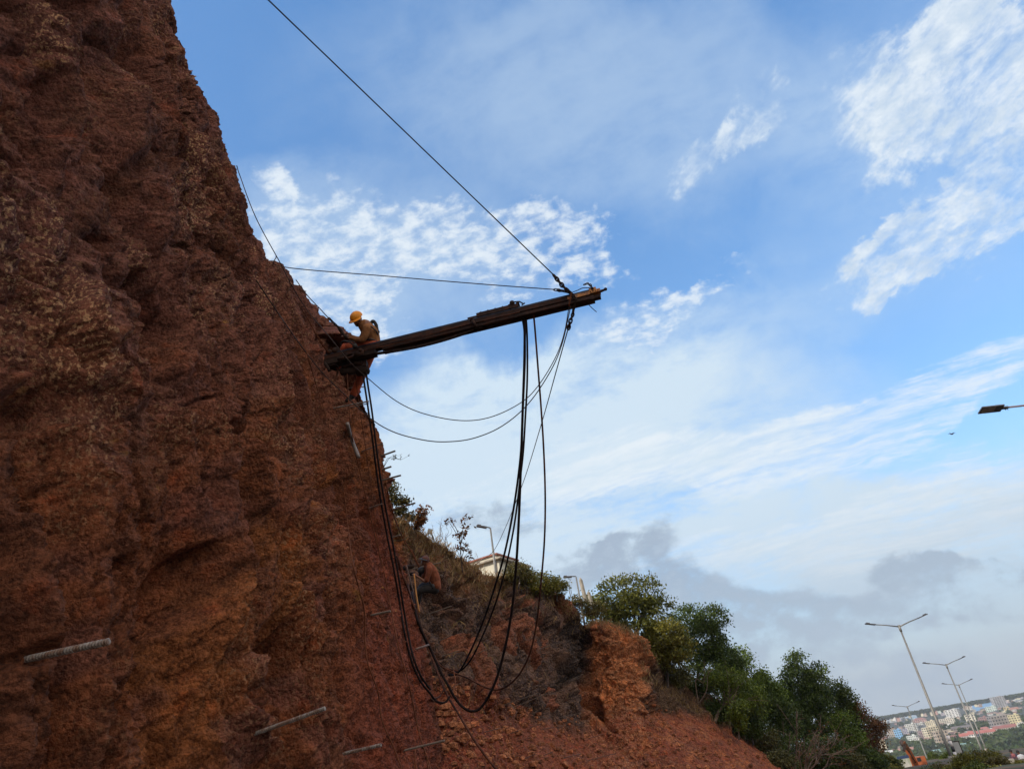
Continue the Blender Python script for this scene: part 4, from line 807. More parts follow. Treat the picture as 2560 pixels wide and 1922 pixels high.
def worker2():
    root = thing('person', 'man in a red brown cap and rust shirt crouching with his tools on the slope', 'person', tuple(K2(500, 1500)))
    hc = K2(412, 1003); face = K2(345, 1005, -.16)-hc; upv = K2(425, 930)-K2(412, 1003)
    b = MB(); fc, sd_, up, M = head(b, hc, face, upv, 1.0); limb(b, [K2(430, 1040), K2(465, 1095)], [.055, .065])
    limb(b, [K2(480, 1110), K2(525, 1200), K2(565, 1320), K2(580, 1430)], [.12, .145, .13, .14]); limb(b, [K2(478, 1125, -.16), K2(478, 1125, .17)], [.07, .07])
    nS, nE, nW = K2(490, 1140, -.18), K2(440, 1345, -.28), K2(285, 1262, -.2); fS, fE, fW = K2(470, 1120, .18), K2(395, 1270, .2), K2(245, 1232, .05)
    limb(b, [nS, nE, nW], [.056, .044, .029]); limb(b, [fS, fE, fW], [.056, .044, .029]); hand(b, nW, K2(235, 1230, -.2)-nW, K2(260, 1320)-K2(260, 1260)); hand(b, fW, K2(195, 1222, .03)-fW, K2(260, 1320)-K2(260, 1260))
    nH, nK, nA = K2(570, 1450, -.1), K2(335, 1500, -.24), K2(230, 1760, -.1); fH, fK, fA = K2(570, 1450, .12), K2(360, 1440, .2), K2(300, 1690, .2)
    limb(b, [nH, nK, nA], [.1, .062, .042]); limb(b, [fH, fK, fA], [.1, .062, .042]); fuse('body', b, M_SKIN, root, .010, 1)
    b = MB(); limb(b, [K2(472, 1100), K2(528, 1200), K2(572, 1320), K2(590, 1440)], [.125, .165, .16, .155]); limb(b, [K2(480, 1130, -.16), K2(478, 1125, .17)], [.085, .085])
    limb(b, [nS, nE+(nS-nE)*.1], [.082, .068]); limb(b, [fS, fE+(fS-fE)*.1], [.08, .068]); b.ball(K2(600, 1400, -.08), .12, 8, (1, 1, 1.2)); fuse('shirt', b, M_SHIRT2, root, .015, 2)
    b = MB(); limb(b, [K2(570, 1460, -.09), nK, nA], [.13, .095, .07]); limb(b, [K2(570, 1460, .11), fK, fA], [.13, .09, .07]); limb(b, [K2(575, 1470, -.05), K2(575, 1470, .08)], [.14, .14]); fuse('trousers', b, M_TROU2, root, .015, 1)
    for A_, toe in ((nA, K2(120, 1815, -.1)), (fA, K2(190, 1740, .15))):
        b = MB(); limb(b, [A_, A_+(toe-A_)*.2], [.058, .06]); limb(b, [A_, toe], [.055, .042]); fuse('boot', b, M_BOOT, root, .014, 1)
    b = MB(); b.ball(hc+up*.035-fc*.01, .112, 10, (1.05, .92, .86), M); cap = mk('cap', b.vf, M_CAP, root, True)
    V = []
    for j in range(13):
        a = -1.15+2.3*j/12; e = fc*math.cos(a)+sd_*math.sin(a)*.9
        for rr, hh in ((.09, .055), (.118+.07*math.cos(a), .035), (.118+.07*math.cos(a), .028), (.09, .045)): V.append(hc+e*rr+up*hh)
    b = MB(); b.add(V, [(j*4+k, j*4+(k+1) % 4, j*4+4+(k+1) % 4, j*4+4+k) for j in range(12) for k in range(4)]); mk('peak', b.vf, M_BOOT, cap, True)
    b = MB(); b.ball(hc-fc*.035-up*.01, .1, 8, (.85, .85, .95), M); b.tube(spline([hc-fc*.08, K2(480, 1050, .02), K2(505, 1085, .02)], 5), .03, 7); fuse('hair', b, M_HAIR, root, .012, 1)
    for k in (-1, 1): b = MB(); b.ball(hc+fc*.094+sd_*k*.033+up*.012, .011, 6); mk('eye', b.vf, M_HAIR, root, True)
    b = MB(); b.tube(spline([K2(470, 1060, .1), K2(530, 1085, .1), K2(590, 1160, .05), K2(620, 1240, 0)], 6), [.03]*19, 8); b.tube(spline([K2(480, 1340, -.2), K2(520, 1400, -.22), K2(560, 1490, -.2)], 6), .016, 6); b.ball(K2(545, 1430, -.2), .05, 7, (1, 1, 1.4)); mk('safety_harness', b.vf, M_HARN, root, True)
worker2()
# clutter beside him
b = MB(); b.ball(K2(160, 1110, -.1), .09, 7, (1.5, .7, .6)); b.ball(K2(90, 1120, 0), .07, 7); b.tube([K2(120, 1080, -.1), K2(190, 1400, -.1), K2(230, 1600, -.15)], .022, 8); b.ball(K2(190, 1225, -.05), .06, 6, (1.6, 1, .8))
tag(mk('hand_drill', b.vf, M_IRON, smooth=True), 'dark hand held rock drill the crouching man grips', 'drill')
b = MB(); b.ball(K2(350, 1170, -.05), .09, 7, (1, 1, 1.1)); b.ball(K2(330, 1250, -.05), .05, 6); fuse('tool_bag', b, M_HARN, None, .012, 1); tag(bpy.data.objects['tool_bag'], 'black tool bag hanging before the chest of the crouching man', 'bag')
b = MB(); b.box(W(1010, 1520, 16.6), (.3, .25, .25), frame((1, .4, .2))); b.ball(W(1000, 1528, 16.6), .14, 7, (1, 1, .7)); fuse('tool_sack', b, M_BOOT, None, .02, 3); tag(bpy.data.objects['tool_sack'], 'dark sack lying among the hoses below the crouching man', 'sack')

# ------------------------------------------------------------------ vegetation
def leaves(centres, per, spread, size, seed=0, up=.3, tint=(1, 1, 1), tvar=.35, aspect=.55, warm=0.0):
    rg = np.random.default_rng(seed); C = np.repeat(centres, per, axis=0); n = len(C); P = C+rg.normal(0, 1, (n, 3))*spread*np.array([1, 1, .7])
    a = rg.normal(0, 1, (n, 3)); a /= np.linalg.norm(a, axis=1)[:, None]; nn = rg.normal(0, 1, (n, 3)); nn[:, 2] += up*3; b = np.cross(nn, a); b /= np.linalg.norm(b, axis=1)[:, None]+1e-9
    s = size*rg.uniform(.6, 1.35, (n, 1)); V = np.stack([P-a*s, P-b*s*aspect, P+a*s, P+b*s*aspect], 1).reshape(-1, 3); Fc = np.arange(4*n).reshape(-1, 4)
    ct = np.repeat(rg.uniform(1-tvar, 1+tvar, (len(centres), 1)), per, axis=0)*rg.uniform(.7, 1.3, (n, 1)); t = np.array(tint)[None]*ct
    t = t*(1+np.array([[.7, .1, -.3]])*warm*rg.random((n, 1))); return V, Fc, np.repeat(t, 4, axis=0)
LEAF = {'olive': leaf_mat('olive_leaf', (.16, .165, .035)), 'dark': leaf_mat('dark_green_leaf', (.075, .11, .024)), 'bright': leaf_mat('fresh_green_leaf', (.12, .17, .022)), 'dry': leaf_mat('dry_leaf', (.19, .08, .035)), 'grey': leaf_mat('dull_leaf', (.12, .11, .04)), 'straw': leaf_mat('straw', (.40, .24, .12))}
def clumps(blobs, n, seed):
    rg = np.random.default_rng(seed); out = []; tot = sum(r**2 for c, r in blobs)
    for c, r in blobs:
        k = max(3, int(n*r*r/tot)); d = rg.normal(0, 1, (k, 3)); d /= np.linalg.norm(d, axis=1)[:, None]; rad = r*(rg.random((k, 1))**.33*.55+.5); d[:, 2] *= .85; out.append(np.array(c)+d*rad)
    return np.vstack(out)
def tree(name, label, cat, base, blobs, n, per, spread, size, kind, seed, trunk_r=.12, group=None, bark=None, warm=0., nlimb=7, tvar=.35, aspect=.55, trunkname='trunk'):
    base = np.array(base); root = thing(name, label, cat, tuple(base), group=group); rg = random.Random(seed); mb = MB(); cs = clumps(blobs, n, seed)
    C0 = np.mean([b_[0] for b_ in blobs], axis=0); fork = base+(C0-base)*.45+np.array([rg.uniform(-.1, .1), rg.uniform(-.1, .1), 0])
    mb.tube(spline([base-np.array([0, 0, .4]), base+(fork-base)*.5+np.array([.08, .05, 0]), fork], 5), np.linspace(trunk_r*1.2, trunk_r*.8, 11), 8)
    for i in range(nlimb):
        e = cs[rg.randrange(len(cs))]; mid = fork+(e-fork)*.5+np.array([rg.uniform(-.3, .3) for _ in range(3)])*np.linalg.norm(e-fork)*.3; Q = spline([fork-(fork-base)*.15*rg.random(), mid, e], 5); mb.tube(Q, np.linspace(trunk_r*.6, trunk_r*.1, len(Q)), 6)
        for _ in range(2):
            s = Q[rg.randrange(3, len(Q))]; e2 = s+np.array([rg.gauss(0, 1), rg.gauss(0, 1), rg.gauss(.4, .7)])*np.linalg.norm(e-fork)*.22; mb.tube([s, (s+e2)/2+np.array([0, 0, .04]), e2], [trunk_r*.22, trunk_r*.15, trunk_r*.06], 5)
    mk(trunkname, mb.vf, bark or M_BARK, root, True)
    V, Fc, T_ = leaves(cs, per, spread, size, seed, tvar=tvar, aspect=aspect, warm=warm); o = mk('crown', (V, Fc), LEAF[kind], root); vcol(o, T_); return root
def B(px, py, d, rpx): return (W(px, py, d), rpx/F*d)
TG = 'trees on the far hillside'
tree('broadleaf_tree', 'olive green broad crowned tree at the top left of the grove beside the orange rock', 'tree', W(1600, 1640, 47), [B(1545, 1490, 47, 55), B(1600, 1480, 47, 45), B(1500, 1530, 47, 45), B(1640, 1540, 47, 48), B(1590, 1560, 46.5, 60), B(1660, 1600, 46, 45), B(1530, 1570, 46.5, 30)], 330, 46, .26, .10, 'olive', 1, .14, TG, nlimb=12)
tree('broadleaf_tree', 'yellowish leafy tree drooping over the slope right of the orange rock', 'tree', W(1665, 1720, 45), [B(1665, 1590, 45, 40), B(1640, 1625, 45, 32), B(1690, 1620, 45, 36), B(1662, 1655, 45, 22)], 170, 44, .24, .09, 'olive', 2, .09, TG, warm=.5, nlimb=9)
tree('broadleaf_tree', 'tall dark green tree with a twin crown behind the yellowish one', 'tree', W(1740, 1740, 51), [B(1720, 1550, 51, 40), B(1775, 1550, 51, 38), B(1760, 1600, 51, 50), B(1790, 1630, 51, 32), B(1730, 1640, 51, 36)], 270, 50, .26, .09, 'dark', 3, .13, TG, nlimb=10)
tree('broadleaf_tree', 'bright green tree behind and right of the twin crowned one', 'tree', W(1850, 1790, 56), [B(1840, 1650, 56, 32), B(1880, 1690, 56, 30), B(1830, 1700, 56, 38), B(1900, 1720, 56, 24), B(1860, 1740, 56, 35)], 230, 46, .28, .09, 'bright', 4, .12, TG, nlimb=8)
tree('broadleaf_tree', 'light green tree with pale forking branches low in the grove', 'tree', W(1782, 1790, 47), [B(1795, 1690, 48, 32), B(1835, 1700, 48, 30), B(1870, 1740, 48, 35), B(1810, 1740, 48, 26), B(1890, 1770, 48, 24)], 170, 40, .24, .085, 'bright', 5, .10, TG, bark=M_DRYB, nlimb=10, warm=.3)
tree('broadleaf_tree', 'tree with two pointed tops, tallest at the right of the grove', 'tree', W(2010, 1840, 58), [B(1992, 1650, 58, 20), B(1985, 1690, 58, 32), B(2040, 1675, 58, 20), B(2035, 1705, 58, 26), B(2000, 1740, 58, 48), B(1955, 1730, 58, 28), B(2040, 1750, 58, 38)], 300, 50, .28, .10, 'dark', 6, .14, TG, nlimb=10)
tree('broadleaf_tree', 'round dark tree at the right shoulder of the grove', 'tree', W(2090, 1880, 60), [B(2085, 1725, 60, 30), B(2110, 1745, 60, 24), B(2080, 1770, 60, 42), B(2120, 1790, 60, 32)], 220, 48, .28, .10, 'dark', 7, .12, TG, warm=.4)
tree('broadleaf_tree', 'tree with rusty brown leaves at the right end of the grove', 'tree', W(2145, 1915, 60), [B(2140, 1780, 60, 26), B(2165, 1815, 60, 28), B(2190, 1820, 60, 20), B(2150, 1850, 60, 36), B(2185, 1860, 60, 22), B(2208, 1815, 60, 10)], 230, 36, .26, .085, 'dry', 8, .11, TG, nlimb=12)
tree('broadleaf_tree', 'fresh green tree low in the grove below the rusty brown one', 'tree', W(2125, 1925, 55), [B(2110, 1810, 55, 28), B(2130, 1850, 55, 30), B(2105, 1880, 55, 30)], 170, 44, .25, .085, 'bright', 9, .10, TG)
tree('broadleaf_tree', 'shaded dark tree filling the middle of the grove', 'tree', W(1925, 1850, 54), [B(1915, 1740, 54, 32), B(1945, 1770, 54, 34), B(1910, 1800, 54, 40), B(1965, 1820, 54, 34)], 230, 46, .28, .09, 'dark', 10, .12, TG)
tree('broadleaf_tree', 'small sapling with light leaves at the lower edge of the grove', 'tree', W(1843, 1832, 44), [B(1848, 1765, 44, 16), B(1840, 1790, 44, 18), B(1852, 1808, 44, 12)], 70, 32, .18, .08, 'bright', 11, .04, TG, bark=M_DRYB, warm=.4)
tree('broadleaf_tree', 'mid green tree filling the dip left of the two pointed tops', 'tree', W(1925, 1830, 55), [B(1905, 1705, 55, 24), B(1935, 1735, 55, 26), B(1890, 1735, 55, 24), B(1950, 1765, 55, 22)], 150, 46, .27, .09, 'bright', 12, .10, TG)
tree('broadleaf_tree', 'green tree filling the dip right of the twin crowned tree', 'tree', W(1815, 1800, 53), [B(1815, 1640, 53, 22), B(1830, 1665, 53, 26), B(1805, 1690, 53, 24)], 120, 46, .27, .09, 'dark', 13, .10, TG)
UG = 'undergrowth bushes below the grove'
for i, (lab, px, py, d, rp, k, n) in enumerate([('dark undergrowth bush under the twin crowned tree', 1740, 1700, 50, 38, 'dark', 110), ('scrubby bush at the foot of the yellowish tree', 1690, 1690, 46, 26, 'grey', 80), ('low dark bush left of the small sapling', 1790, 1775, 48, 28, 'dark', 90), ('dark bush behind the small sapling', 1870, 1810, 49, 32, 'dark', 110), ('brown green bush on the slope right of the small sapling', 1905, 1850, 50, 30, 'grey', 90), ('shaded bush in the lowest hollow of the grove', 1975, 1880, 51, 42, 'dark', 140), ('dark bush at the bottom edge behind the bare branches', 2060, 1880, 52, 46, 'dark', 170), ('brownish bush between the bare branches and the grove end', 2120, 1905, 52, 36, 'grey', 120), ('dense bush at the bottom right end of the grove', 2175, 1905, 54, 32, 'dark', 120), ('dark bush filling the gap under the two pointed tops', 1985, 1800, 56, 34, 'dark', 130), ('dark bush right of the trunk of the two pointed tree', 2040, 1815, 57, 36, 'dark', 130), ('mid green bush under the bright green tree', 1900, 1770, 55, 30, 'dark', 110), ('reddish scrub at the bottom of the slope near the mound', 1950, 1905, 44, 24, 'grey', 70)]):
    c = W(px, py, d); r = rp/F*d; tree('bush', lab, 'bush', c-np.array([0, 0, r]), [(c, r), (c+np.array([r*.7, .3, -.2*r]), r*.6), (c+np.array([-r*.7, .3, -.2*r]), r*.6)], n, 42, .24, .085, k, 40+i, .05, UG, nlimb=6)
def bare(name, label, base, tips, r, seed, m=M_DRYB, dens=3, leaf=None, group=None, lsize=.06, spreadf=.14):
    base = np.array(base); root = thing(name, label, 'bush' if 'bush' in name else 'plant', tuple(base), group=group); rg = random.Random(seed); mb = MB(); ends = []
    for tp in tips:
        L = np.linalg.norm(tp-base); Q = spline([base-np.array([0, 0, .1]), base+(tp-base)*.35+np.array([rg.gauss(0, 1), rg.gauss(0, 1), rg.gauss(0, 1)])*L*.07, base+(tp-base)*.7+np.array([rg.gauss(0, 1), rg.gauss(0, 1), rg.gauss(.3, 1)])*L*.07, tp], 6); mb.tube(Q, np.linspace(r, r*.3, len(Q)), 6); ends.append(tp)
        for _ in range(dens):
            s = Q[rg.randrange(5, len(Q)-1)]; e = s+(tp-base)/L*L*.22+np.array([rg.gauss(0, 1), rg.gauss(0, 1), rg.gauss(0, 1)])*L*spreadf; mb.tube([s, (s+e)/2+np.array([0, 0, .02*L]), e], [r*.45, r*.3, r*.15], 5); ends.append(e)
            for _ in range(2): e2 = (s+e)/2+np.array([rg.gauss(0, 1), rg.gauss(0, 1), rg.gauss(.2, 1)])*L*.08; mb.tube([(s+e)/2, e2], [r*.25, r*.12], 4); ends.append(e2)
    mk('stem', mb.vf, m, root, True)
    if leaf:
        V, Fc, T_ = leaves(np.array(ends), leaf[1], leaf[2], lsize, seed, tvar=.4, warm=.4); o = mk('foliage', (V, Fc), LEAF[leaf[0]], root); vcol(o, T_)
    return root
bare('dry_bush', 'bare pale branches of a dry bush fanning out at the foot of the grove', W(2010, 1935, 43), [W(x, y, 43+dz) for x, y, dz in [(2055, 1830, 0), (2085, 1850, .5), (2030, 1870, -.3), (2110, 1870, .3), (2095, 1835, .6), (2130, 1885, 0), (2000, 1860, .3), (2070, 1870, 0), (2040, 1845, .4)]], .05, 61, dens=6, leaf=('dry', 3, .12), lsize=.05)
bare('dry_bush', 'thin dry trunk with few twigs standing in front of the grove', W(1985, 1930, 45), [W(1992, 1780, 45), W(1975, 1830, 45), W(2010, 1840, 45)], .05, 62, dens=4)
for i, (a, t, lab) in enumerate([((1695, 1760), (1702, 1640), 'slender trunk below the yellowish tree'), ((1745, 1755), (1760, 1650), 'slender pale trunk below the twin crowned tree'), ((1822, 1815), (1822, 1700), 'slender trunk between the light green tree and the small sapling')]):
    bare('dry_sapling', lab, W(*a, 46), [W(*t, 46.5), W(t[0]+20, t[1]+25, 46.5)], .035, 70+i, dens=2, group='slender trunks in front of the grove')
bare('ridge_bush', 'leafy bush on the ridge between the cliff nose and the dark bar', W(985, 1285, 26), [W(x, y, 26) for x, y in [(965, 1222), (985, 1225), (1000, 1240), (1012, 1255), (975, 1250), (1010, 1275), (1022, 1290)]], .022, 81, M_BARK, 5, ('grey', 16, .10), lsize=.055)
bare('ridge_bush', 'reddish leafed bush hanging right of the first ridge bush', W(1035, 1318, 27), [W(x, y, 27) for x, y in [(1050, 1280), (1060, 1283), (1055, 1300), (1035, 1290), (1048, 1310), (1062, 1298)]], .018, 82, M_BARK, 4, ('dry', 14, .09), lsize=.055)
def sap():
    base = W(1156, 1425, 30); root = thing('sapling', 'spindly sapling with small red brown leaves standing alone on the ridge', 'sapling', tuple(base)); mb = MB()
    br = [[(1156, 1430), (1152, 1385), (1150, 1350), (1140, 1320), (1128, 1305), (1115, 1300)], [(1151, 1370), (1156, 1330), (1158, 1315), (1165, 1297), (1172, 1294)], [(1150, 1350), (1136, 1325), (1124, 1306), (1121, 1300)], [(1154, 1395), (1165, 1360), (1170, 1372), (1176, 1378)], [(1153, 1400), (1143, 1375), (1140, 1368)], [(1155, 1410), (1163, 1390), (1172, 1380)], [(1152, 1360), (1162, 1330), (1166, 1322)]]
    pts = []
    for i, P in enumerate(br): Q = spline([W(x, y, 30) for x, y in P], 5); mb.tube(Q, np.linspace(.028 if i == 0 else .016, .006, len(Q)), 6); pts += [q for q in Q[len(Q)//2:]]
    mk('stem', mb.vf, M_BARK, root, True); C = [W(x, y, 30+random.uniform(-.2, .2)) for x, y in [(1118, 1300), (1127, 1300), (1116, 1309), (1132, 1305), (1168, 1293), (1176, 1293), (1160, 1302), (1160, 1318), (1168, 1322), (1172, 1318), (1156, 1330), (1150, 1335), (1142, 1335), (1138, 1342), (1158, 1342), (1150, 1345), (1162, 1335), (1144, 1358), (1158, 1358), (1166, 1360), (1164, 1370), (1168, 1378), (1176, 1376), (1160, 1372), (1172, 1395), (1138, 1368), (1145, 1372)]]
    V, Fc, T_ = leaves(np.array(C), 9, .09, .075, 91, tvar=.4, aspect=.5); o = mk('foliage', (V, Fc), LEAF['dry'], root); vcol(o, T_*.75)
sap()
bare('twig', 'single bare twig with a leaf tuft poking out of the cliff nose into the sky', W(958, 1158, 14.2), [W(990, 1140, 14), W(1022, 1139, 13.9)], .006, 95, M_BARK, 1, ('grey', 5, .02), lsize=.02)
RB = [('leafy bush right of the house on the ridge', 1290, 1425, 37, 26, 'grey', 60), ('green bush behind the hanging hoses on the ridge', 1310, 1440, 38, 26, 'olive', 90), ('broad green bush spilling over the ridge edge', 1350, 1455, 40, 30, 'olive', 110), ('green bush at the right end of the ridge scrub', 1385, 1462, 41, 22, 'olive', 80), ('small scrub beside the two stone posts', 1442, 1500, 44.5, 16, 'grey', 40), ('low bush left of the broad crowned tree', 1480, 1520, 45, 22, 'grey', 60), ('dark low growth behind the orange rock top', 1545, 1572, 44.5, 22, 'grey', 70)]
for i, (lab, px, py, d, rp, k, n) in enumerate(RB):
    c = W(px, py, d); r = rp/F*d; tree('bush', lab, 'bush', c-np.array([0, 0, r*1.1]), [(c, r*.8), (c+np.array([r*.8, .2, -.3*r]), r*.6), (c+np.array([-r*.6, .2, -.3*r]), r*.55)], n, 26, .17, .065, k, 140+i, .03, 'bushes along the ridge', nlimb=7, warm=.5)
for i, (px, py, d, lab) in enumerate([(1095, 1352, 29.5, 'dry grass stalks next to the floodlight'), (1115, 1358, 30, 'dry twig tuft left of the spindly sapling'), (1425, 1480, 44, 'bare twigs left of the ridge street lamp'), (1460, 1545, 43, 'bare straw tuft at the top of the orange rock'), (1200, 1425, 34, 'thin twigs in front of the white house wall')]):
    b0 = W(px, py+8, d); rg = random.Random(i+5); bare('dry_plant', lab, b0, [W(px+rg.uniform(-14, 16), py-rg.uniform(20, 48), d) for _ in range(4)], .012, 160+i, M_DRYB, 3, group='dry plants on the ridge')
# dry grass on hillside top (uncountable)
def grass():
    rg = np.random.default_rng(5); pts = []
    while len(pts) < 1500:
        u = rg.random()
        if u < .42: px, py = rg.uniform(985, 1260), 0; py = np.interp(px, [964, 1016, 1068, 1124, 1167, 1211, 1281], [1242, 1302, 1332, 1369, 1405, 1429, 1445])+abs(rg.normal(0, 38))+1
        elif u < .62: px, py = rg.uniform(1260, 1480), 0; py = np.interp(px, [1260, 1345, 1400, 1434, 1480], [1440, 1470, 1483, 1526, 1560])+abs(rg.normal(0, 22))+1
        elif u < .75: px, py = rg.uniform(1440, 1640), 0; py = np.interp(px, [1440, 1514, 1590, 1640], [1545, 1553, 1583, 1660])+abs(rg.normal(0, 8))
        elif u < .9: px = rg.uniform(1600, 1980); py = np.interp(px, [1600, 1700, 1800, 1980], [1700, 1765, 1815, 1905])-abs(rg.normal(0, 25))
        elif rg.random() < .3: px, py = rg.uniform(1060, 1460), rg.uniform(1450, 1800)
        else: continue
        h = hit(px, py, BV2)
        if h is not None: pts.append(h)
    P = np.array(pts); V = []; Fc = []; T_ = []
    for p in P:
        for k in range(5):
            L = rg.uniform(.12, .42); d = np.array([rg.normal(0, .35), rg.normal(0, .35), 1]); d /= np.linalg.norm(d); s = np.array([rg.normal(), rg.normal(), 0]); s /= np.linalg.norm(s); q = p+np.array([rg.normal(0, .12), rg.normal(0, .12), 0]); n = len(V); t = rg.uniform(.5, 1.2)
            V += [q-s*.012, q+s*.012, q+d*L*.6+s*.008+np.array([0, 0, -.01]), q+d*L+np.array([d[0], d[1], -.3])*L*.3]; Fc.append((n, n+1, n+2, n+3)); T_ += [(t, t, t)]*4
    o = mk('dry_grass', (np.array(V), np.array(Fc)), LEAF['straw']); vcol(o, np.array(T_)); tag(o, 'dry straw coloured grass along the ridge and slope', 'grass', kind='stuff')
grass()

def stones():
    rg = np.random.default_rng(12); V = []; Fc = []; T_ = []; b0 = MB(); b0.ball((0, 0, 0), 1, 3); U = np.array(b0.V); UF = b0.F; n = 0
    while n < 1500:
        px, py = rg.uniform(1080, 1960), rg.uniform(1640, 1921); h = hit(px, py, BV2)
        if h is None or py < np.interp(px, [1080, 1400, 1600, 1960], [1690, 1800, 1740, 1900]): continue
        r = .03+.20*rg.random()**4; A = U*np.array([1, .8, .6])*rg.uniform(.7, 1.2, (len(U), 1))*r; th = rg.uniform(0, 6.28); A = A@np.array([[math.cos(th), math.sin(th), 0], [-math.sin(th), math.cos(th), 0], [0, 0, 1]]); k = len(V)*len(U)
        V.append(A+h+np.array([0, 0, r*.2])); Fc += [tuple(i+k for i in f) for f in UF]; c = np.array([.30, .12, .06])*rg.uniform(.6, 1.5); T_.append(np.tile(c, (len(U), 1))); n += 1
    o = mk('loose_stones', (np.vstack(V), Fc), M_HILL); vcol(o, np.vstack(T_)); tag(o, 'loose red brown stones strewn over the earth slope', 'stones', kind='stuff')
stones()

# ------------------------------------------------------------------ house and lamps on the ridge
M_WALL = mat('cream_plaster', (.62, .60, .50), .9, 0, .08, 3); M_ROOFR = mat('red_brown_roof_edge', (.26, .10, .07), .85, 0, .2, 6); M_CONC = mat('weathered_concrete', (.33, .30, .25), .9, 0, .2, 4, .2, 30)
def house():
    C = W(1246, 1397, 70.0); rt = thing('house', 'cream single storey house with red brown roof edge behind the ridge', 'house', (C[0], C[1], C[2]-4))
    ex = np.array([-.88, .47, 0]); ey = np.array([.47, .88, 0]); Mf = np.array([ex, ey, [0, 0, 1]]); zt = C[2]
    def P(x, y, z): return np.array([C[0], C[1], 0])+ex*x+ey*y+np.array([0, 0, z])
    b = MB(); b.box(P(2.3, 2.6, zt-2.6), (4.6, 5.2, 5.0), Mf); mk('wall', b.vf, M_WALL, rt)
    b = MB(); b.box(P(2.2, 2.5, zt-.02), (5.6, 6.2, .16), Mf); mk('eaves', b.vf, M_CONC, rt)
    b = MB(); b.box(P(3.0, 2.9, zt+.42), (4.4, 4.0, .72), Mf); mk('upper_wall', b.vf, M_WALL, rt)
    b = MB(); b.box(P(2.95, 2.85, zt+.85), (4.9, 4.5, .14), Mf); mk('roof', b.vf, M_ROOFR, rt)
    b = MB(); b.box(P(.35, -.06, zt-2.0), (.12, .09, 3.6), Mf); mk('drain_pipe', b.vf, M_PVC, rt)
    b = MB(); b.box(P(-.04, 2.6, zt-1.6), (.06, 1.2, 1.1), Mf); mk('window', b.vf, M_GLASS, rt)
house()
def head_box(b, c, e, L, w_, h):
    Fm = frame(e); b.box(c, (L, w_, h), Fm); b.box(np.array(c)-Fm[0]*L*.25+Fm[2]*h*.9, (L*.35, w_*.6, h*.8), Fm); return b
def ridge_lamp(label, base, top, armend, d, hd):
    Bs, T = W(*base, d), W(*top, d); Bs = np.array([T[0], T[1], min(Bs[2], T[2]-3)])-np.array([0, 0, 1.5]); rt = thing('street_lamp', label, 'street lamp', tuple(Bs), group='street lamps on the ridge')
    b = MB(); b.tube([Bs, (Bs+T)/2, T], [.085, .07, .05], 10); mk('pole', b.vf, M_POLE, rt, True)
    E_ = W(*armend, d); e = (E_-T)/np.linalg.norm(E_-T); b = MB(); b.tube([T+np.array([0, 0, .02]), T+(E_-T)*.6+np.array([0, 0, .05]), T+(E_-T)*.8], .04, 8); mk('arm', b.vf, M_POLE, rt, True)
    b = MB(); head_box(b, E_+(T-E_)*.08, -e, hd, .26, .08); mk('lamp_head', b.vf, M_LAMP, rt)
ridge_lamp('tall grey street lamp in front of the house, arm pointing left', (1242, 1440), (1226, 1320), (1202, 1316), 41, .62)
ridge_lamp('street lamp beside the two stone posts, arm pointing left', (1450, 1500), (1440, 1441), (1417, 1442), 48, .6)
rt = thing('floodlight', 'small square floodlight on a short post on the grassy ridge', 'floodlight', tuple(W(1082, 1345, 29)))
b = MB(); b.tube([W(1084, 1348, 29), W(1080, 1337, 29), W(1076, 1330, 29)], .03, 8); mk('post', b.vf, M_POLE, rt, True)
b = MB(); b.box(W(1075, 1328, 29), (.2, .1, .2), frame((1, .2, -.35))); mk('lamp_head', b.vf, M_POLE, rt)
for lab, x0, y0, x1, y1, d in [('taller pointed stone post beside the ridge street lamp', 1450, 1443, 1462, 1500, 46), ('shorter stone post right of the taller pointed one', 1470, 1477, 1473, 1510, 46)]:
    T, Bs = W(x0, y0, d), W(x1, y1, d); Bs = np.array([T[0]+.1, T[1], Bs[2]-.3]); h = T-Bs; b = MB(); b.tube([Bs, Bs+h*.85, Bs+h*.87, T], [.14, .12, .13, .02], 8); tag(mk('stone_post', b.vf, M_CONC, smooth=False), lab, 'post', 'stone posts on the ridge')

# ------------------------------------------------------------------ street lamps on the road
def twin_lamp(label, base, H, armL=1.75, rise=.42, yaw=0.0, r=.095):
    Bs = np.array(base, float); rt = thing('street_lamp', label, 'street lamp', tuple(Bs), group='twin armed street lamps along the road')
    b = MB(); b.tube([Bs-np.array([0, 0, .3]), Bs+np.array([0, 0, 1.2]), Bs+np.array([0, 0, H])], [r*1.25, r*1.1, r*.62], 10); b.tube([Bs+np.array([0, 0, H-.35]), Bs+np.array([0, 0, H+.12])], r*.95, 10); mk('pole', b.vf, M_POLE, rt, True)
    ax = np.array([math.cos(yaw), math.sin(yaw), 0])
    for s in (-1, 1):
        T = Bs+np.array([0, 0, H]); E_ = T+ax*s*armL+np.array([0, 0, rise]); b = MB(); b.tube([T, T+(E_-T)*.5+np.array([0, 0, .03]), E_], [.05, .04, .035], 8); mk('arm', b.vf, M_POLE, rt, True)
        b = MB(); e = (E_-T)/np.linalg.norm(E_-T); head_box(b, E_+e*.28, -e, .72, .26, .07); mk('lamp_head', b.vf, M_LAMP, rt)
    b = MB(); b.tube([Bs+np.array([0, 0, -.1]), Bs+np.array([0, 0, .35])], r*2.2, 12); mk('plinth', b.vf, M_CONC, rt, True)
    return rt
for lab, bp, D in [('nearest and tallest twin armed street lamp, rising beside the striped post', (2383, 1903), 47), ('second twin armed street lamp, thinner, right of the tallest', (2462, 1891), 71), ('third twin armed street lamp, its arms crossing the second pole', (2467, 1877), 100), ('small faraway twin armed street lamp left of the tallest', (2326, 1917), 111)]:
    twin_lamp(lab, W(*bp, D), 9.0)
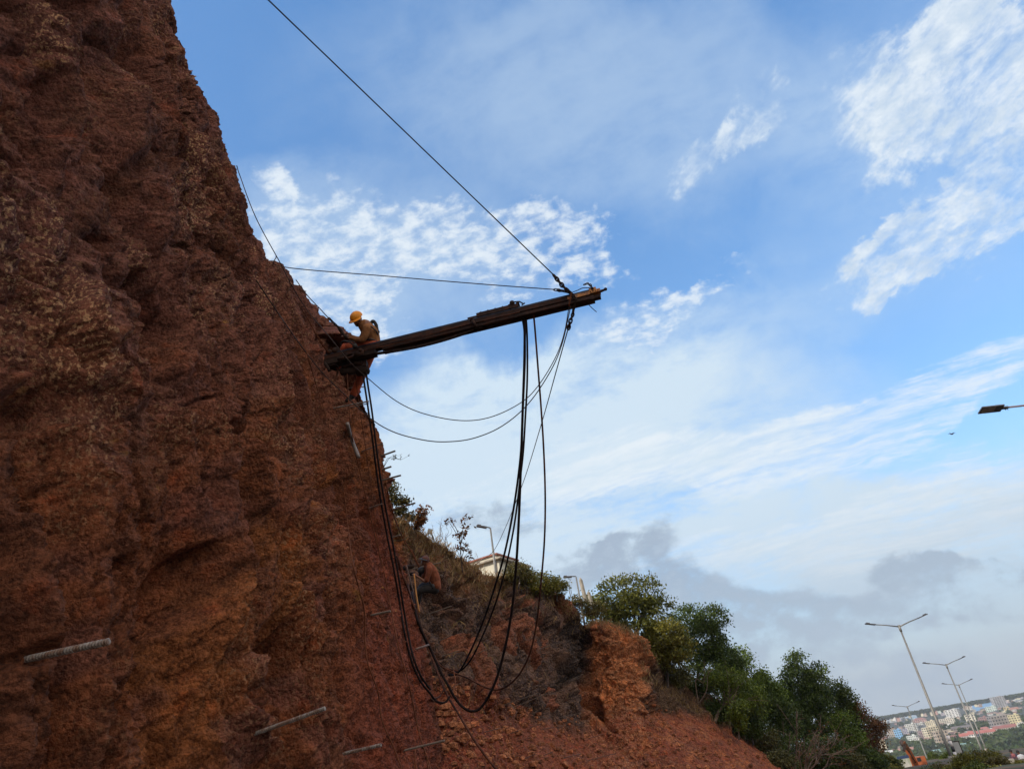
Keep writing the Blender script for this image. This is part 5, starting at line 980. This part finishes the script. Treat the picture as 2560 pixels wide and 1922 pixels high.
# overhead lamp at the right edge; its pole stands outside the frame
E_ = W(2466, 1024, 20.0); A_ = W(2530, 1017, 20.0); ax = (A_-E_)/np.linalg.norm(A_-E_); PT = E_+ax*4.2; PT0 = np.array([PT[0], PT[1], gz(PT[0], PT[1])])
rt = thing('street_lamp', 'flat lamp head on a thin arm reaching in at the right edge of the sky', 'street lamp', tuple(PT0))
b = MB(); b.tube([PT0, (PT0+PT)/2, PT], [.12, .10, .07], 10); mk('pole', b.vf, M_POLE, rt, True)
b = MB(); b.tube([PT, E_+ax*.56], .03, 8); mk('arm', b.vf, mat('violet_grey_pole', (.16, .12, .12), .6), rt, True)
b = MB(); Fm = frame(ax, (.15, .25, 1)); b.box(E_+ax*.14, (.66, .30, .035), Fm); b.box(E_+ax*.36+Fm[2]*.045, (.2, .17, .05), Fm); b.box(E_+ax*.54-Fm[2]*.004, (.18, .09, .05), Fm)
for k in range(9): b.box(E_+ax*(-.14+.05*k)+Fm[2]*.024, (.015, .26, .016), Fm)
mk('lamp_head', b.vf, M_LAMP, rt)
b = MB(); b.box(E_+ax*.04-Fm[2]*.022, (.38, .22, .008), Fm); mk('lens', b.vf, mat('lamp_lens', (.30, .22, .17), .4), rt)
for k in range(2): b = MB(); b.tube([E_+ax*(.52+.07*k)-Fm[2]*.02, E_+ax*(.525+.07*k)-Fm[2]*.09], .012, 6); mk('clamp_bolt', b.vf, M_LAMP, rt, True)

# ------------------------------------------------------------------ roadside things
def stripes():
    D = 44.5; T = W(2369, 1838, D); Bs = W(2394, 1908, D); Bs = np.array([T[0], T[1], Bs[2]-.25]); H = T[2]-Bs[2]
    rt = thing('sign_post', 'black and white striped sign post with a blank grey panel beside the tallest lamp', 'sign', tuple(Bs)); mw = mat('white_paint', (.62, .60, .60), .6, 0, .06); mb_ = mat('black_paint', (.02, .02, .025), .5)
    zs = np.linspace(.35, H, 6)
    for k in range(5): b = MB(); b.tube([Bs+np.array([0, 0, zs[k]+.002]), Bs+np.array([0, 0, zs[k+1]-.002])], .10, 14); mk('band', b.vf, mb_ if k in (0, 2) else mw, rt, True)
    b = MB(); b.tube([Bs+np.array([0, 0, .15]), Bs+np.array([0, 0, .348])], .11, 14); mk('red_band', b.vf, mat('red_paint', (.32, .03, .03), .6), rt, True)
    b = MB(); b.tube([Bs+np.array([0, 0, -.5]), Bs+np.array([0, 0, .148])], .14, 14); mk('footing', b.vf, mw, rt, True)
    c = Bs+np.array([.30, .12, H-.75]); b = MB(); b.box(c, (.50, .03, .68)); mk('sign_panel', b.vf, mat('grey_sign_back', (.33, .34, .34), .6, 0, .08), rt)
    b = MB()
    for dx, dz, w_, h in ((0, .36, .62, .05), (0, -.36, .62, .05), (.28, 0, .05, .67), (-.28, 0, .05, .67)): b.box(c+np.array([dx, 0, dz]), (w_, .05, h))
    mk('sign_frame', b.vf, M_IRON, rt)
stripes()
def excavator():
    D = 76.0; c = W(2296, 1921, D); o0 = np.array([c[0], c[1], gz(c[0], c[1])]); rt = thing('excavator', 'orange excavator with its boom raised to the left, lower half out of view', 'excavator', tuple(o0)); OR = mat('orange_machine_paint', (.36, .095, .03), .5, 0, .15, 2); DK = mat('dark_machine', (.035, .02, .016), .6)
    z0 = W(2296, 1921, D)[2]
    def q(px, py, dd=0): return W(px, py, D+dd)
    for s in (-1, 1): b = MB(); b.box(o0+np.array([s*1.1, 0, .45]), (.6, 3.6, .85)); mk('track', b.vf, DK, rt)
    b = MB(); b.box(np.array([o0[0], o0[1]+.2, (o0[2]+.9+z0-.6)/2]), (2.3, 2.6, max(.5, z0-.6-o0[2]-.9))); mk('body', b.vf, OR, rt)
    ca = q(2296, 1905); b = MB(); b.box(ca+np.array([.15, 0, 0]), (.95, 1.4, 1.15)); cab = mk('cab', b.vf, OR, rt); b = MB(); b.box(ca+np.array([-.12, -.72, .30]), (.42, .03, .36)); mk('window', b.vf, M_GLASS, cab)
    def beam(nm, pts, w_, hs, m_):
        b = MB(); P = [np.array(p) for p in pts]
        for i in range(len(P)-1):
            d = P[i+1]-P[i]; L = np.linalg.norm(d); b.box((P[i]+P[i+1])/2, (L*1.06, w_, hs[i]), frame(d, (0, -1, .2)))
        return mk(nm, b.vf, m_, rt)
    beam('boom', [q(2293, 1922, -1.2), q(2283, 1898, -1.3), q(2268, 1872, -1.4)], .38, [.62, .5], OR); beam('stick', [q(2268, 1872, -1.5), q(2256, 1853, -1.4)], .32, [.6], mat('rusty_machine', (.16, .06, .025), .7, 0, .35, 3))
    b = MB(); b.tube([q(2289, 1905, -1.7), q(2272, 1876, -1.7)], .06, 8); mk('hydraulic_ram', b.vf, DK, rt, True)
    b = MB(); b.ball(q(2257, 1858, -1.5), .32, 7, (.8, .8, 1.1)); b.box(q(2261, 1866, -1.75), (.25, .2, .9), frame((1, 0, -.6))); mk('bucket_link', b.vf, DK, rt)
excavator()
D = 74.0; c = W(2262, 1905, D); g0 = gz(c[0], c[1]); rt = thing('white_panel', 'white panel with a dark blue top band left of the excavator', 'board', (c[0], c[1], g0))  # made-up panel on legs, standing in for a probable truck
Fb = np.array([[math.cos(.0), 0, 0], [0, 1, 0], [0, 0, 1]]); b = MB(); b.box(c-np.array([0, 0, .12]), (1.25, .06, .95)); pan = mk('panel', b.vf, mat('board_white', (.50, .50, .46), .7, 0, .12, 2, 0, 40, (.32, .36, .26), 1.2), rt)
b = MB(); b.box(c+np.array([0, 0, .50]), (1.27, .07, .28)); mk('top_band', b.vf, mat('navy_paint', (.035, .06, .14), .6), rt)
for s in (-.5, .5): b = MB(); b.box(np.array([c[0]+s, c[1]+.06, (g0+c[2])/2]), (.06, .06, c[2]-g0)); mk('leg', b.vf, M_IRON, rt)
def far_person(label, px, py, D, shirt, sh2=None, lean=0.1, seed=0):
    hd = W(px, py, D); o0 = np.array([hd[0], hd[1], gz(hd[0], hd[1])]); h = hd[2]-o0[2]; k = 1.0
    z = lambda t: hd[2]-1.62+t
    rt = thing('person', label, 'person', (hd[0], hd[1], z(0))); P = lambda x, y, t: np.array([hd[0]+x, hd[1]+y, z(t)])
    b = MB(); head(b, P(0, 0, 1.62), (.8, .5, -.2), (0, 0, 1)); limb(b, [P(0, 0, 1.5), P(.05, 0, 1.4)], [.055, .07]); limb(b, [P(.05, 0, 1.35), P(.1, 0, 1.1), P(.08, 0, .9)], [.13, .13, .14])
    for s in (-1, 1): limb(b, [P(.05+.16*s, 0, 1.36), P(.14+.26*s, -.04, 1.08), P(.2+.22*s, -.2, .88)], [.055, .042, .03]); hand(b, P(.2+.22*s, -.2, .88), (0.1, -.3, -1), (0, -1, 0)); limb(b, [P(.08+.09*s, 0, .9), P(.08+.1*s, -.03, .48), P(.08+.1*s, 0, .06)], [.09, .06, .045]); limb(b, [P(.08+.1*s, 0, .04), P(.1+.1*s, -.14, .03)], [.045, .035])
    fuse('body', b, M_SKIN, rt, .02, 1)
    b = MB(); limb(b, [P(.05, 0, 1.34), P(.1, 0, 1.1), P(.09, 0, .92)], [.16, .165, .17]); limb(b, [P(-.12, 0, 1.36), P(.22, 0, 1.36)], [.08, .08])
    for s in (-1, 1): limb(b, [P(.05+.16*s, 0, 1.36), P(.12+.24*s, -.03, 1.15)], [.075, .065])
    fuse('shirt', b, shirt, rt, .025, 2)
    b = MB()
    for s in (-1, 1): limb(b, [P(.08+.08*s, 0, .92), P(.08+.1*s, -.03, .48), P(.08+.1*s, 0, .12)], [.115, .08, .07])
    fuse('trousers', b, M_TROU2, rt, .025, 1)
    b = MB(); b.ball(P(-.01, .01, 1.65), .112, 8); fuse('hair', b, M_HAIR, rt, .02, 1)
far_person('person in a white shirt at the bottom right edge beside the dark clad one', 2545, 1879, 49, mat('white_shirt', (.62, .64, .68), .9, 0, .06)); far_person('dark haired person in a navy and pink top left of the white shirt', 2527, 1877, 50, mat('navy_shirt', (.05, .045, .09), .9, 0, .1, 9, 0, 40, (.35, .12, .12), 2.5))
c = W(2517, 1908, 40); b = MB(); b.box(c-np.array([0, 0, .15]), (.75, .6, .75)); o = mk('concrete_block', b.vf, M_CONC); md = o.modifiers.new('bevel', 'BEVEL'); md.width = .04; tag(o, 'grey concrete block half hidden by the shrubs below the two people', 'block')
# shrubs in front of the road at the lower right
SG = 'green shrubs at the lower right'
sh = [('bright shrub at the base of the striped post', 2412, 1900, 32, 26, 'olive'), ('shrub left of the third lamp foot, olive coloured', 2440, 1893, 33, 26, 'grey'), ('full green shrub below the second lamp foot', 2470, 1895, 32, 30, 'olive'), ('shrub with brownish tips left of the concrete block', 2495, 1905, 31, 24, 'grey'), ('green shrub at the bottom right corner', 2555, 1918, 30, 24, 'olive'), ('low shrub on the bottom edge under the second lamp', 2440, 1922, 29, 24, 'dark'), ('low shrub on the bottom edge left of the concrete block', 2480, 1930, 29, 26, 'olive'), ('low brown green shrub on the bottom edge below the people', 2528, 1930, 29, 18, 'grey'),
      ('dark green shrub left of the white panel', 2225, 1908, 62, 24, 'dark'), ('green shrub at the right foot of the grove', 2200, 1895, 62, 24, 'olive'), ('shrub on the bottom edge right of the excavator', 2322, 1928, 44, 25, 'dark'), ('shrub on the bottom edge under the fence', 2350, 1928, 40, 28, 'grey'), ('olive shrub on the bottom edge left of the striped post', 2378, 1932, 34, 30, 'olive'), ('shrub on the bottom edge left of the excavator', 2238, 1930, 38, 28, 'olive'), ('small shrub beside the fence at the bottom', 2352, 1915, 80, 16, 'dark'), ('shrub between the excavator and the small lamp foot', 2318, 1905, 105, 16, 'dark'), ('shrub behind the fence, left of the striped post', 2370, 1890, 95, 16, 'dark'), ('rounded shrub right of the excavator cab', 2330, 1890, 120, 15, 'dark')]
for i, (lab, px, py, d, rp, k) in enumerate(sh):
    c = W(px, py, d); r = rp/F*d*.8; tree('shrub', lab, 'shrub', (c[0], c[1], min(c[2]-r, gz(c[0], c[1]))), [(c, r*.8), (c+np.array([r*.9, .1, -.25*r]), r*.65), (c+np.array([-r*.9, .1, -.3*r]), r*.65), (c-np.array([0, 0, r*.8]), r*.8)], 90, 40, r*.16+.03, .045 if d < 50 else .10, k, 240+i, .025, SG, nlimb=6, warm=.4)
rt = thing('fence', 'low rail fence with short posts along the bottom edge right of the excavator', 'fence', tuple(W(2345, 1915, 78)))
Fa, Fb_ = W(2312, 1921, 82), W(2392, 1903, 74)
for k in range(3): b = MB(); b.tube([Fa-np.array([0, 0, .22*k]), Fb_-np.array([0, 0, .22*k])], .035, 6); mk('rail', b.vf, mat('tan_rail', (.30, .22, .13), .8) if k == 0 else bpy.data.materials['tan_rail'], rt, True)
for k in range(9): p = Fa+(Fb_-Fa)*k/8; b = MB(); b.box(p-np.array([0, 0, .45]), (.09, .09, 1.0)); mk('post', b.vf, M_CONC, rt)
rt = thing('bird', 'tiny dark bird gliding in the right half of the sky', 'bird', tuple(W(2380, 1085, 60)))
c = W(2380, 1085, 60); b = MB(); b.ball(c, .07, 6, (2.2, .8, .7)); V = [c+np.array(v) for v in ((-.05, 0, .03), (.1, 0, .03), (-.02, -.1, .16), (.03, -.12, .3), (-.06, -.12, .28))]; mk('body', b.vf, M_HAIR, rt, True)
for s in (-1, 1): b = MB(); b.tube([c, c+np.array([s*.16, 0, .1]), c+np.array([s*.34, 0, .06])], [.05, .035, .008], 6); mk('wing', b.vf, M_HAIR, rt, True)

# ------------------------------------------------------------------ the town
UNIT = None
def unit():
    global UNIT
    if UNIT is None:
        b = MB(); b.box((0, 0, 0), (1, 1, 1)); o = mk('window', b.vf, M_GLASS); UNIT = o.data; bpy.data.objects.remove(o)
    return UNIT
def ground_at(px, py, Dmin=150, Dmax=6000):
    v = ray(px, py)
    for D in np.geomspace(Dmin, Dmax, 300):
        p = CAM+v*D
        if p[2] < gz(p[0], p[1]): return p
    return CAM+v*Dmax*.55
WM = {}
def wmat(col):
    g_ = sum(col)/3; col = tuple(g_+(c-g_)*.72 for c in col)
    k = tuple(col)
    if k not in WM: WM[k] = mat('facade_paint', k, .85, 0, .12, .08)
    return WM[k]
NB = 0; RECTS = []
def building(lab, x0, x1, y0, y1, col, kind='flat', roof=None, floors=4, cols=5, yaw=None, cat='building', group=None, D=None, name='apartment_building', dep=.7, win=True):
    """x0..y1 are in the survey crop: origin (2160,1680), 0.1808 photo px per unit"""
    global NB; NB += 1; RECTS.append((x0, x1, y0, y1)); s = .1808; px = 2160+(x0+x1)/2*s; pb = 1680+y1*s; p = ground_at(px, pb, 900) if D is None else W(px, pb, D); d = PX(p)[2]
    yw = yaw if yaw is not None else random.Random(NB).uniform(-.5, .5)+math.atan2(-p[0], p[1])
    w_ = (x1-x0)*s/F*d*1.0; h = (y1-y0)*s/F*d*1.0; dp = w_*dep; sink = 8
    rt = thing(name, lab, cat, (p[0], p[1], p[2]), 0, group); rt.rotation_euler = (0, 0, yw); ORG[rt.name] = np.zeros(3)
    body_h = h*(.72 if kind in ('gable', 'hip') else 1.0); b = MB(); b.box((0, 0, (body_h-sink)/2), (w_, dp, body_h+sink)); 
    if kind == 'flat' and w_ > 12: b.box((w_*.2, 0, body_h+1.2), (w_*.22, dp*.4, 2.4))
    mk('wall', b.vf, wmat(col), rt, local=True)
    if kind == 'gable' or kind == 'hip':
        e = .6; rm = wmat(roof); rr = h-body_h; k = .25 if kind == 'hip' else 0.0; b = MB()
        b.add([(-w_/2-e, -dp/2-e, body_h-.2), (w_/2+e, -dp/2-e, body_h-.2), (w_/2+e, dp/2+e, body_h-.2), (-w_/2-e, dp/2+e, body_h-.2), (-w_/2+k*w_-e, 0, h+rr*.3), (w_/2-k*w_+e, 0, h+rr*.3)], [(0, 1, 5, 4), (2, 3, 4, 5), (1, 2, 5), (3, 0, 4), (3, 2, 1, 0)]); mk('roof', b.vf, rm, rt, local=True)
    elif kind == 'shed':
        b = MB(); b.box((0, 0, body_h+.3), (w_*1.03, dp*1.05, .6)); mk('roof', b.vf, wmat(roof or col), rt, local=True)
    else:
        b = MB(); b.box((0, 0, body_h+.25), (w_*1.02, dp*1.02, .5)); mk('roof', b.vf, wmat(roof or tuple(c*.75 for c in col)), rt, local=True)
    if win:
        fh = body_h/floors; cw = w_/cols
        for f in range(floors):
            if floors*cols <= 60:
                for c in range(cols):
                    o = bpy.data.objects.new('window', unit()); COL.objects.link(o); o.parent = rt; o.location = (-w_/2+cw*(c+.5), -dp/2, fh*(f+.52)); o.scale = (cw*.5, .5, fh*.48)
                if f < floors:
                    for c in range(2): o = bpy.data.objects.new('window', unit()); COL.objects.link(o); o.parent = rt; o.location = (w_/2 if yw < math.atan2(-p[0], p[1]) else -w_/2, -dp/4+dp/2*c, fh*(f+.52)); o.scale = (.5, dp*.22, fh*.48)
            if cols > 3 and floors > 2: b = MB(); b.box((-w_*.15, -dp/2-.6, fh*(f+.04)), (w_*.55, 1.2, .35)); mk('balcony', b.vf, wmat(tuple(min(.8, c_*1.1) for c_ in col)), rt, local=True)
    return rt
WHT = (.60, .60, .58); CRM = (.66, .58, .38); GRY = (.36, .37, .38); TAN = (.46, .36, .26); PNK = (.48, .27, .24); YEL = (.62, .50, .22); BLU = (.20, .40, .62); RED = (.42, .10, .08); BRN = (.25, .17, .13); TEAL = (.20, .42, .42)
building('long blue roofed shed on the skyline left of the grey tower', 1560, 1830, 420, 500, (.08, .30, .62), 'shed', (.10, .36, .70), 2, 6, name='warehouse', win=False)
building('tall grey tower block standing up on the skyline at the right', 1815, 1975, 350, 490, (.40, .40, .42), 'flat', None, 8, 5, dep=.5)
building('pale green and white block below the long blue shed', 1715, 1850, 475, 540, (.50, .62, .56), 'flat', None, 3, 5)
building('small plain yellow cube house under the grey tower', 1960, 2035, 487, 545, (.55, .42, .16), 'flat', None, 2, 2, name='house', cat='house')
building('low terracotta house right of the small yellow cube', 2045, 2140, 492, 545, (.45, .22, .14), 'gable', (.42, .16, .10), 1, 3, name='house', cat='house')
building('wide grey brown unfinished block at the right', 1800, 2060, 610, 765, (.30, .26, .24), 'flat', (.36, .33, .30), 4, 7)
building('yellow block with stepped balconies at the right picture edge', 2065, 2200, 600, 745, (.60, .52, .26), 'flat', None, 5, 4)
building('white block with a stair tower among dark trees on the middle ridge', 1180, 1340, 525, 640, WHT, 'flat', None, 6, 4)
building('cream white villa behind the second and third lamp poles', 1430, 1550, 595, 680, (.66, .62, .48), 'flat', None, 3, 3)
building('long cream block with open balcony rows behind the tallest lamp', 1020, 1255, 650, 730, (.58, .54, .44), 'flat', None, 4, 9)
building('cream block with many balconies left of the tallest lamp pole', 880, 1000, 680, 760, CRM, 'flat', None, 5, 5)
building('large pinkish block with a red brown roof left of the tallest lamp', 705, 870, 640, 705, PNK, 'hip', (.33, .12, .10), 3, 6)
building('white grid fronted apartment block with dark windows at left of town', 625, 770, 725, 850, (.56, .58, .55), 'flat', None, 6, 6)
building('grey white tall block just right of the grid fronted one', 775, 870, 710, 820, (.52, .53, .50), 'flat', None, 6, 4)
building('bright cream apartment block, largest left of the tallest lamp pole', 885, 1060, 775, 945, CRM, 'flat', None, 6, 5)
building('sky blue narrow apartment block above the excavator', 465, 555, 805, 940, (.12, .42, .78), 'flat', None, 5, 3)
building('lilac grey block beside the sky blue one', 560, 625, 790, 880, (.36, .35, .46), 'flat', None, 5, 3)
building('low greenish white block behind the small lamp pole', 630, 755, 885, 965, (.58, .64, .60), 'flat', None, 3, 5)
building('pink ribbed block between the greenish white and the bright cream one', 790, 880, 820, 935, (.46, .32, .34), 'flat', None, 6, 4)
building('tan flat roofed block directly behind the striped post', 1030, 1190, 830, 1000, TAN, 'flat', None, 4, 4)
building('slim grey tower on the far left skyline, left of its twin', 485, 525, 625, 695, (.40, .43, .47), 'flat', None, 6, 2)
building('slim grey tower on the far left skyline, right of its twin', 545, 585, 620, 690, (.42, .45, .49), 'flat', None, 6, 2)
building('white small block on the far left skyline', 370, 450, 650, 700, (.58, .60, .60), 'flat', None, 4, 4)
building('light blue low building on the skyline near the small lamp head', 640, 735, 618, 655, (.22, .42, .62), 'shed', (.28, .48, .66), 2, 4, win=False)
building('pale beige block at the left edge of the town by the trees', 350, 450, 790, 850, TAN, 'flat', None, 3, 4)
building('grey beige block below the pale beige one', 350, 440, 870, 935, (.42, .38, .32), 'flat', None, 3, 4)
building('yellowish building peeping through the brown tree', 225, 320, 960, 1080, (.58, .48, .28), 'flat', None, 4, 3)
building('brick coloured low house with white parts left of the excavator boom', 190, 290, 1090, 1170, (.52, .34, .24), 'gable', (.40, .15, .10), 2, 3, name='house', cat='house')
building('white gabled house left of the excavator boom', 330, 420, 1095, 1180, WHT, 'gable', (.50, .54, .54), 2, 3, name='house', cat='house')
building('long low brick roofed row behind the excavator boom', 430, 700, 1060, 1130, (.44, .34, .26), 'gable', (.36, .16, .12), 1, 8, name='row_house', cat='house', dep=.3)
building('rusty pink block between trees right of the second lamp', 1625, 1735, 625, 700, (.34, .17, .16), 'flat', None, 3, 4)
building('white roofed house at the far right skyline', 2120, 2205, 388, 425, (.50, .52, .52), 'gable', (.55, .57, .58), 1, 3, name='house', cat='house')
building('small white and pink block left of the long blue shed', 1480, 1560, 465, 515, (.52, .44, .44), 'flat', None, 3, 3)
building('small pinkish block on the skyline right of the tallest lamp', 1385, 1460, 485, 525, (.48, .38, .36), 'flat', None, 2, 3)
building('institution with long red roof and white columns, left wing', 1360, 1480, 860, 955, (.60, .57, .54), 'gable', RED, 2, 6, name='institution_building', dep=.4)
building('institution with red roof, tall white central block', 1490, 1580, 830, 945, (.66, .66, .64), 'gable', RED, 3, 3, name='institution_building', dep=.6)
building('institution with long red roof, middle wing behind the second lamp', 1600, 1830, 810, 905, (.58, .52, .48), 'gable', RED, 2, 9, name='institution_building', dep=.3)
building('institution with dark red roof, wing at the right edge', 1840, 2120, 745, 840, (.52, .44, .36), 'gable', (.30, .09, .08), 2, 10, name='institution_building', dep=.25)
building('pale long roofed hall behind the red institution roofs', 1780, 1990, 765, 815, (.50, .50, .44), 'gable', (.54, .54, .47), 1, 6, name='hall', dep=.4)
building('red hipped roof house behind the institution central block', 1620, 1740, 765, 820, (.46, .30, .26), 'hip', (.45, .12, .10), 1, 4, name='house', cat='house')
building('long teal shed roof across the foot of the town, left part', 840, 1150, 1085, 1135, (.17, .30, .30), 'shed', TEAL, 1, 6, name='shed', cat='shed', dep=.3, win=False)
building('long teal shed roof across the foot of the town, right part', 1190, 1520, 1000, 1060, (.17, .30, .30), 'shed', TEAL, 1, 6, name='shed', cat='shed', dep=.3, win=False)
building('short teal shed above the left teal roof', 1010, 1150, 1010, 1045, (.20, .32, .32), 'shed', (.26, .44, .44), 1, 4, name='shed', cat='shed', dep=.4, win=False)
building('blue tarpaulin roofed stall behind the two people', 1960, 2180, 1035, 1085, (.16, .18, .22), 'shed', (.04, .20, .55), 1, 4, name='stall', cat='stall', dep=.5, win=False)
building('brown red house behind the sign panel', 1215, 1300, 880, 960, (.36, .16, .14), 'flat', None, 2, 3, name='house', cat='house')
building('small beige house between excavator and bright cream block', 815, 880, 960, 1010, TAN, 'flat', None, 2, 3, name='house', cat='house')
building('dark shabby roofs cluster house, left one under the white villa', 1240, 1350, 760, 830, (.24, .19, .16), 'gable', (.16, .13, .13), 2, 4, name='house', cat='house')
building('dark shabby roofs cluster house, right one under the white villa', 1370, 1490, 740, 800, (.26, .22, .2), 'gable', (.17, .15, .15), 2, 4, name='house', cat='house')
building('small white flat house right of the bright white stair tower block', 1140, 1215, 730, 770, WHT, 'flat', None, 2, 3, name='house', cat='house')
building('tan low house at the right edge behind the roadside trees', 2120, 2205, 885, 945, (.48, .42, .30), 'gable', (.44, .36, .24), 1, 3, name='house', cat='house')
USED = set(); rg = random.Random(77); FC = [WHT, CRM, TAN, PNK, (.42, .40, .38), (.50, .55, .56), (.55, .46, .36), (.40, .28, .24), (.60, .54, .34), (.56, .54, .50), (.44, .54, .48), (.44, .22, .18), (.44, .40, .48)]; FN = ['white', 'cream', 'tan', 'pinkish', 'grey', 'pale blue grey', 'sandy', 'brown', 'pale yellow', 'off white', 'mint', 'dusty red', 'lilac']
for i in range(185):
    x = rg.uniform(250, 2210); hz = 640-.165*(x-250); y = hz+(rg.uniform(14, 100) if i % 2 else rg.uniform(60, 460))*(1 if x > 500 else .8); w_ = rg.uniform(30, 74)*(.6+.5*(y-hz)/330); k = rg.randrange(len(FC)); side = 'left end' if x < 600 else 'left half' if x < 1050 else 'middle' if x < 1450 else 'right half' if x < 1850 else 'right end'; lvl = 'on the skyline' if y-hz < 90 else 'halfway down' if y-hz < 210 else 'low down'
    gab = rg.random() < .4; lab_ = f'small {FN[k]} {"gabled" if gab else "flat roofed"} house {lvl}, {side} of town'
    while lab_ in USED: k = (k+1) % len(FC); gab = not gab if k == 0 else gab; lab_ = f'small {FN[k]} {"gabled" if gab else "flat roofed"} house {lvl}, {side} of town'
    USED.add(lab_); building(lab_, x-w_/2, x+w_/2, y-w_*.6, y, FC[k], 'gable' if gab else 'flat', (.30, .17, .13) if gab else None, 2, 3, name='house', cat='house', group='small houses scattered through the town', win=(y-hz) > 90)
def town_trees():
    rg = np.random.default_rng(3); cs = []; sz = []
    while len(cs) < 2000:
        x = rg.uniform(150, 2330); hz = 640-.165*(x-250); t = rg.random()
        y = hz+(rg.uniform(-4, 16) if t < .28 else rg.uniform(10, 400) if t < .72 else rg.uniform(300, max(620, 1270-hz))); px, py = 2160+x*.1808, 1680+y*.1808; p = ground_at(px, py)
        # clusters : keep the gaps between houses open
        if t > .28 and any(a-6 < x < b_+6 and c_-4 < y < d_+8+(d_-c_)*.12 for a, b_, c_, d_ in RECTS): continue
        if .28 < t < .72 and noise(np.array([[x*.008, y*.016, 3.3]]), 7)[0] < .02: continue
        dd_ = np.linalg.norm(p-CAM); cs.append(p); sz.append(rg.uniform(.0055, .0085)*min(dd_, 950))
    cs = np.array(cs); sz = np.array(sz); V = []; T_ = []; n0 = 26
    for c, s_ in zip(cs, sz):
        a = rg.normal(0, 1, (n0, 3)); a /= np.linalg.norm(a, axis=1)[:, None]; P = c+np.array([0, 0, s_*.45])+a*s_*rg.uniform(.5, 1, (n0, 1))*np.array([1.1, 1.1, .75]); u = rg.normal(0, 1, (n0, 3)); u /= np.linalg.norm(u, axis=1)[:, None]; v = np.cross(u, rg.normal(0, 1, (n0, 3))); v /= np.linalg.norm(v, axis=1)[:, None]; q = s_*.38
        V.append(np.stack([P-u*q, P-v*q, P+u*q, P+v*q], 1).reshape(-1, 3)); T_.append(np.full((4*n0, 3), rg.uniform(.5, 1.1)))
    V = np.vstack(V); o = mk('woodland', (V, np.arange(len(V)).reshape(-1, 4)), LEAF['dark']); vcol(o, np.vstack(T_)); tag(o, 'dark tree cover between the houses and along the distant skyline', 'woodland', kind='stuff')
town_trees()

# ------------------------------------------------------------------ air
def haze():
    b = MB(); b.box((0, 2500, 170), (9000, 9000, 480)); mt = bpy.data.materials.new('haze_air'); mt.use_nodes = True; t = NT(mt.node_tree); v = t.n('ShaderNodeVolumePrincipled'); v.inputs['Color'].default_value = (.80, .86, .95, 1); v.inputs['Density'].default_value = HAZE_D; v.inputs['Anisotropy'].default_value = .1
    o = t.n('ShaderNodeOutputMaterial'); t.l(v.outputs[0], o.inputs['Volume']); tag(mk('haze', b.vf, mt), 'pale blue air haze over the whole valley', 'haze', kind='stuff')
HAZE_D = 0.00011
if USE_HAZE: haze()
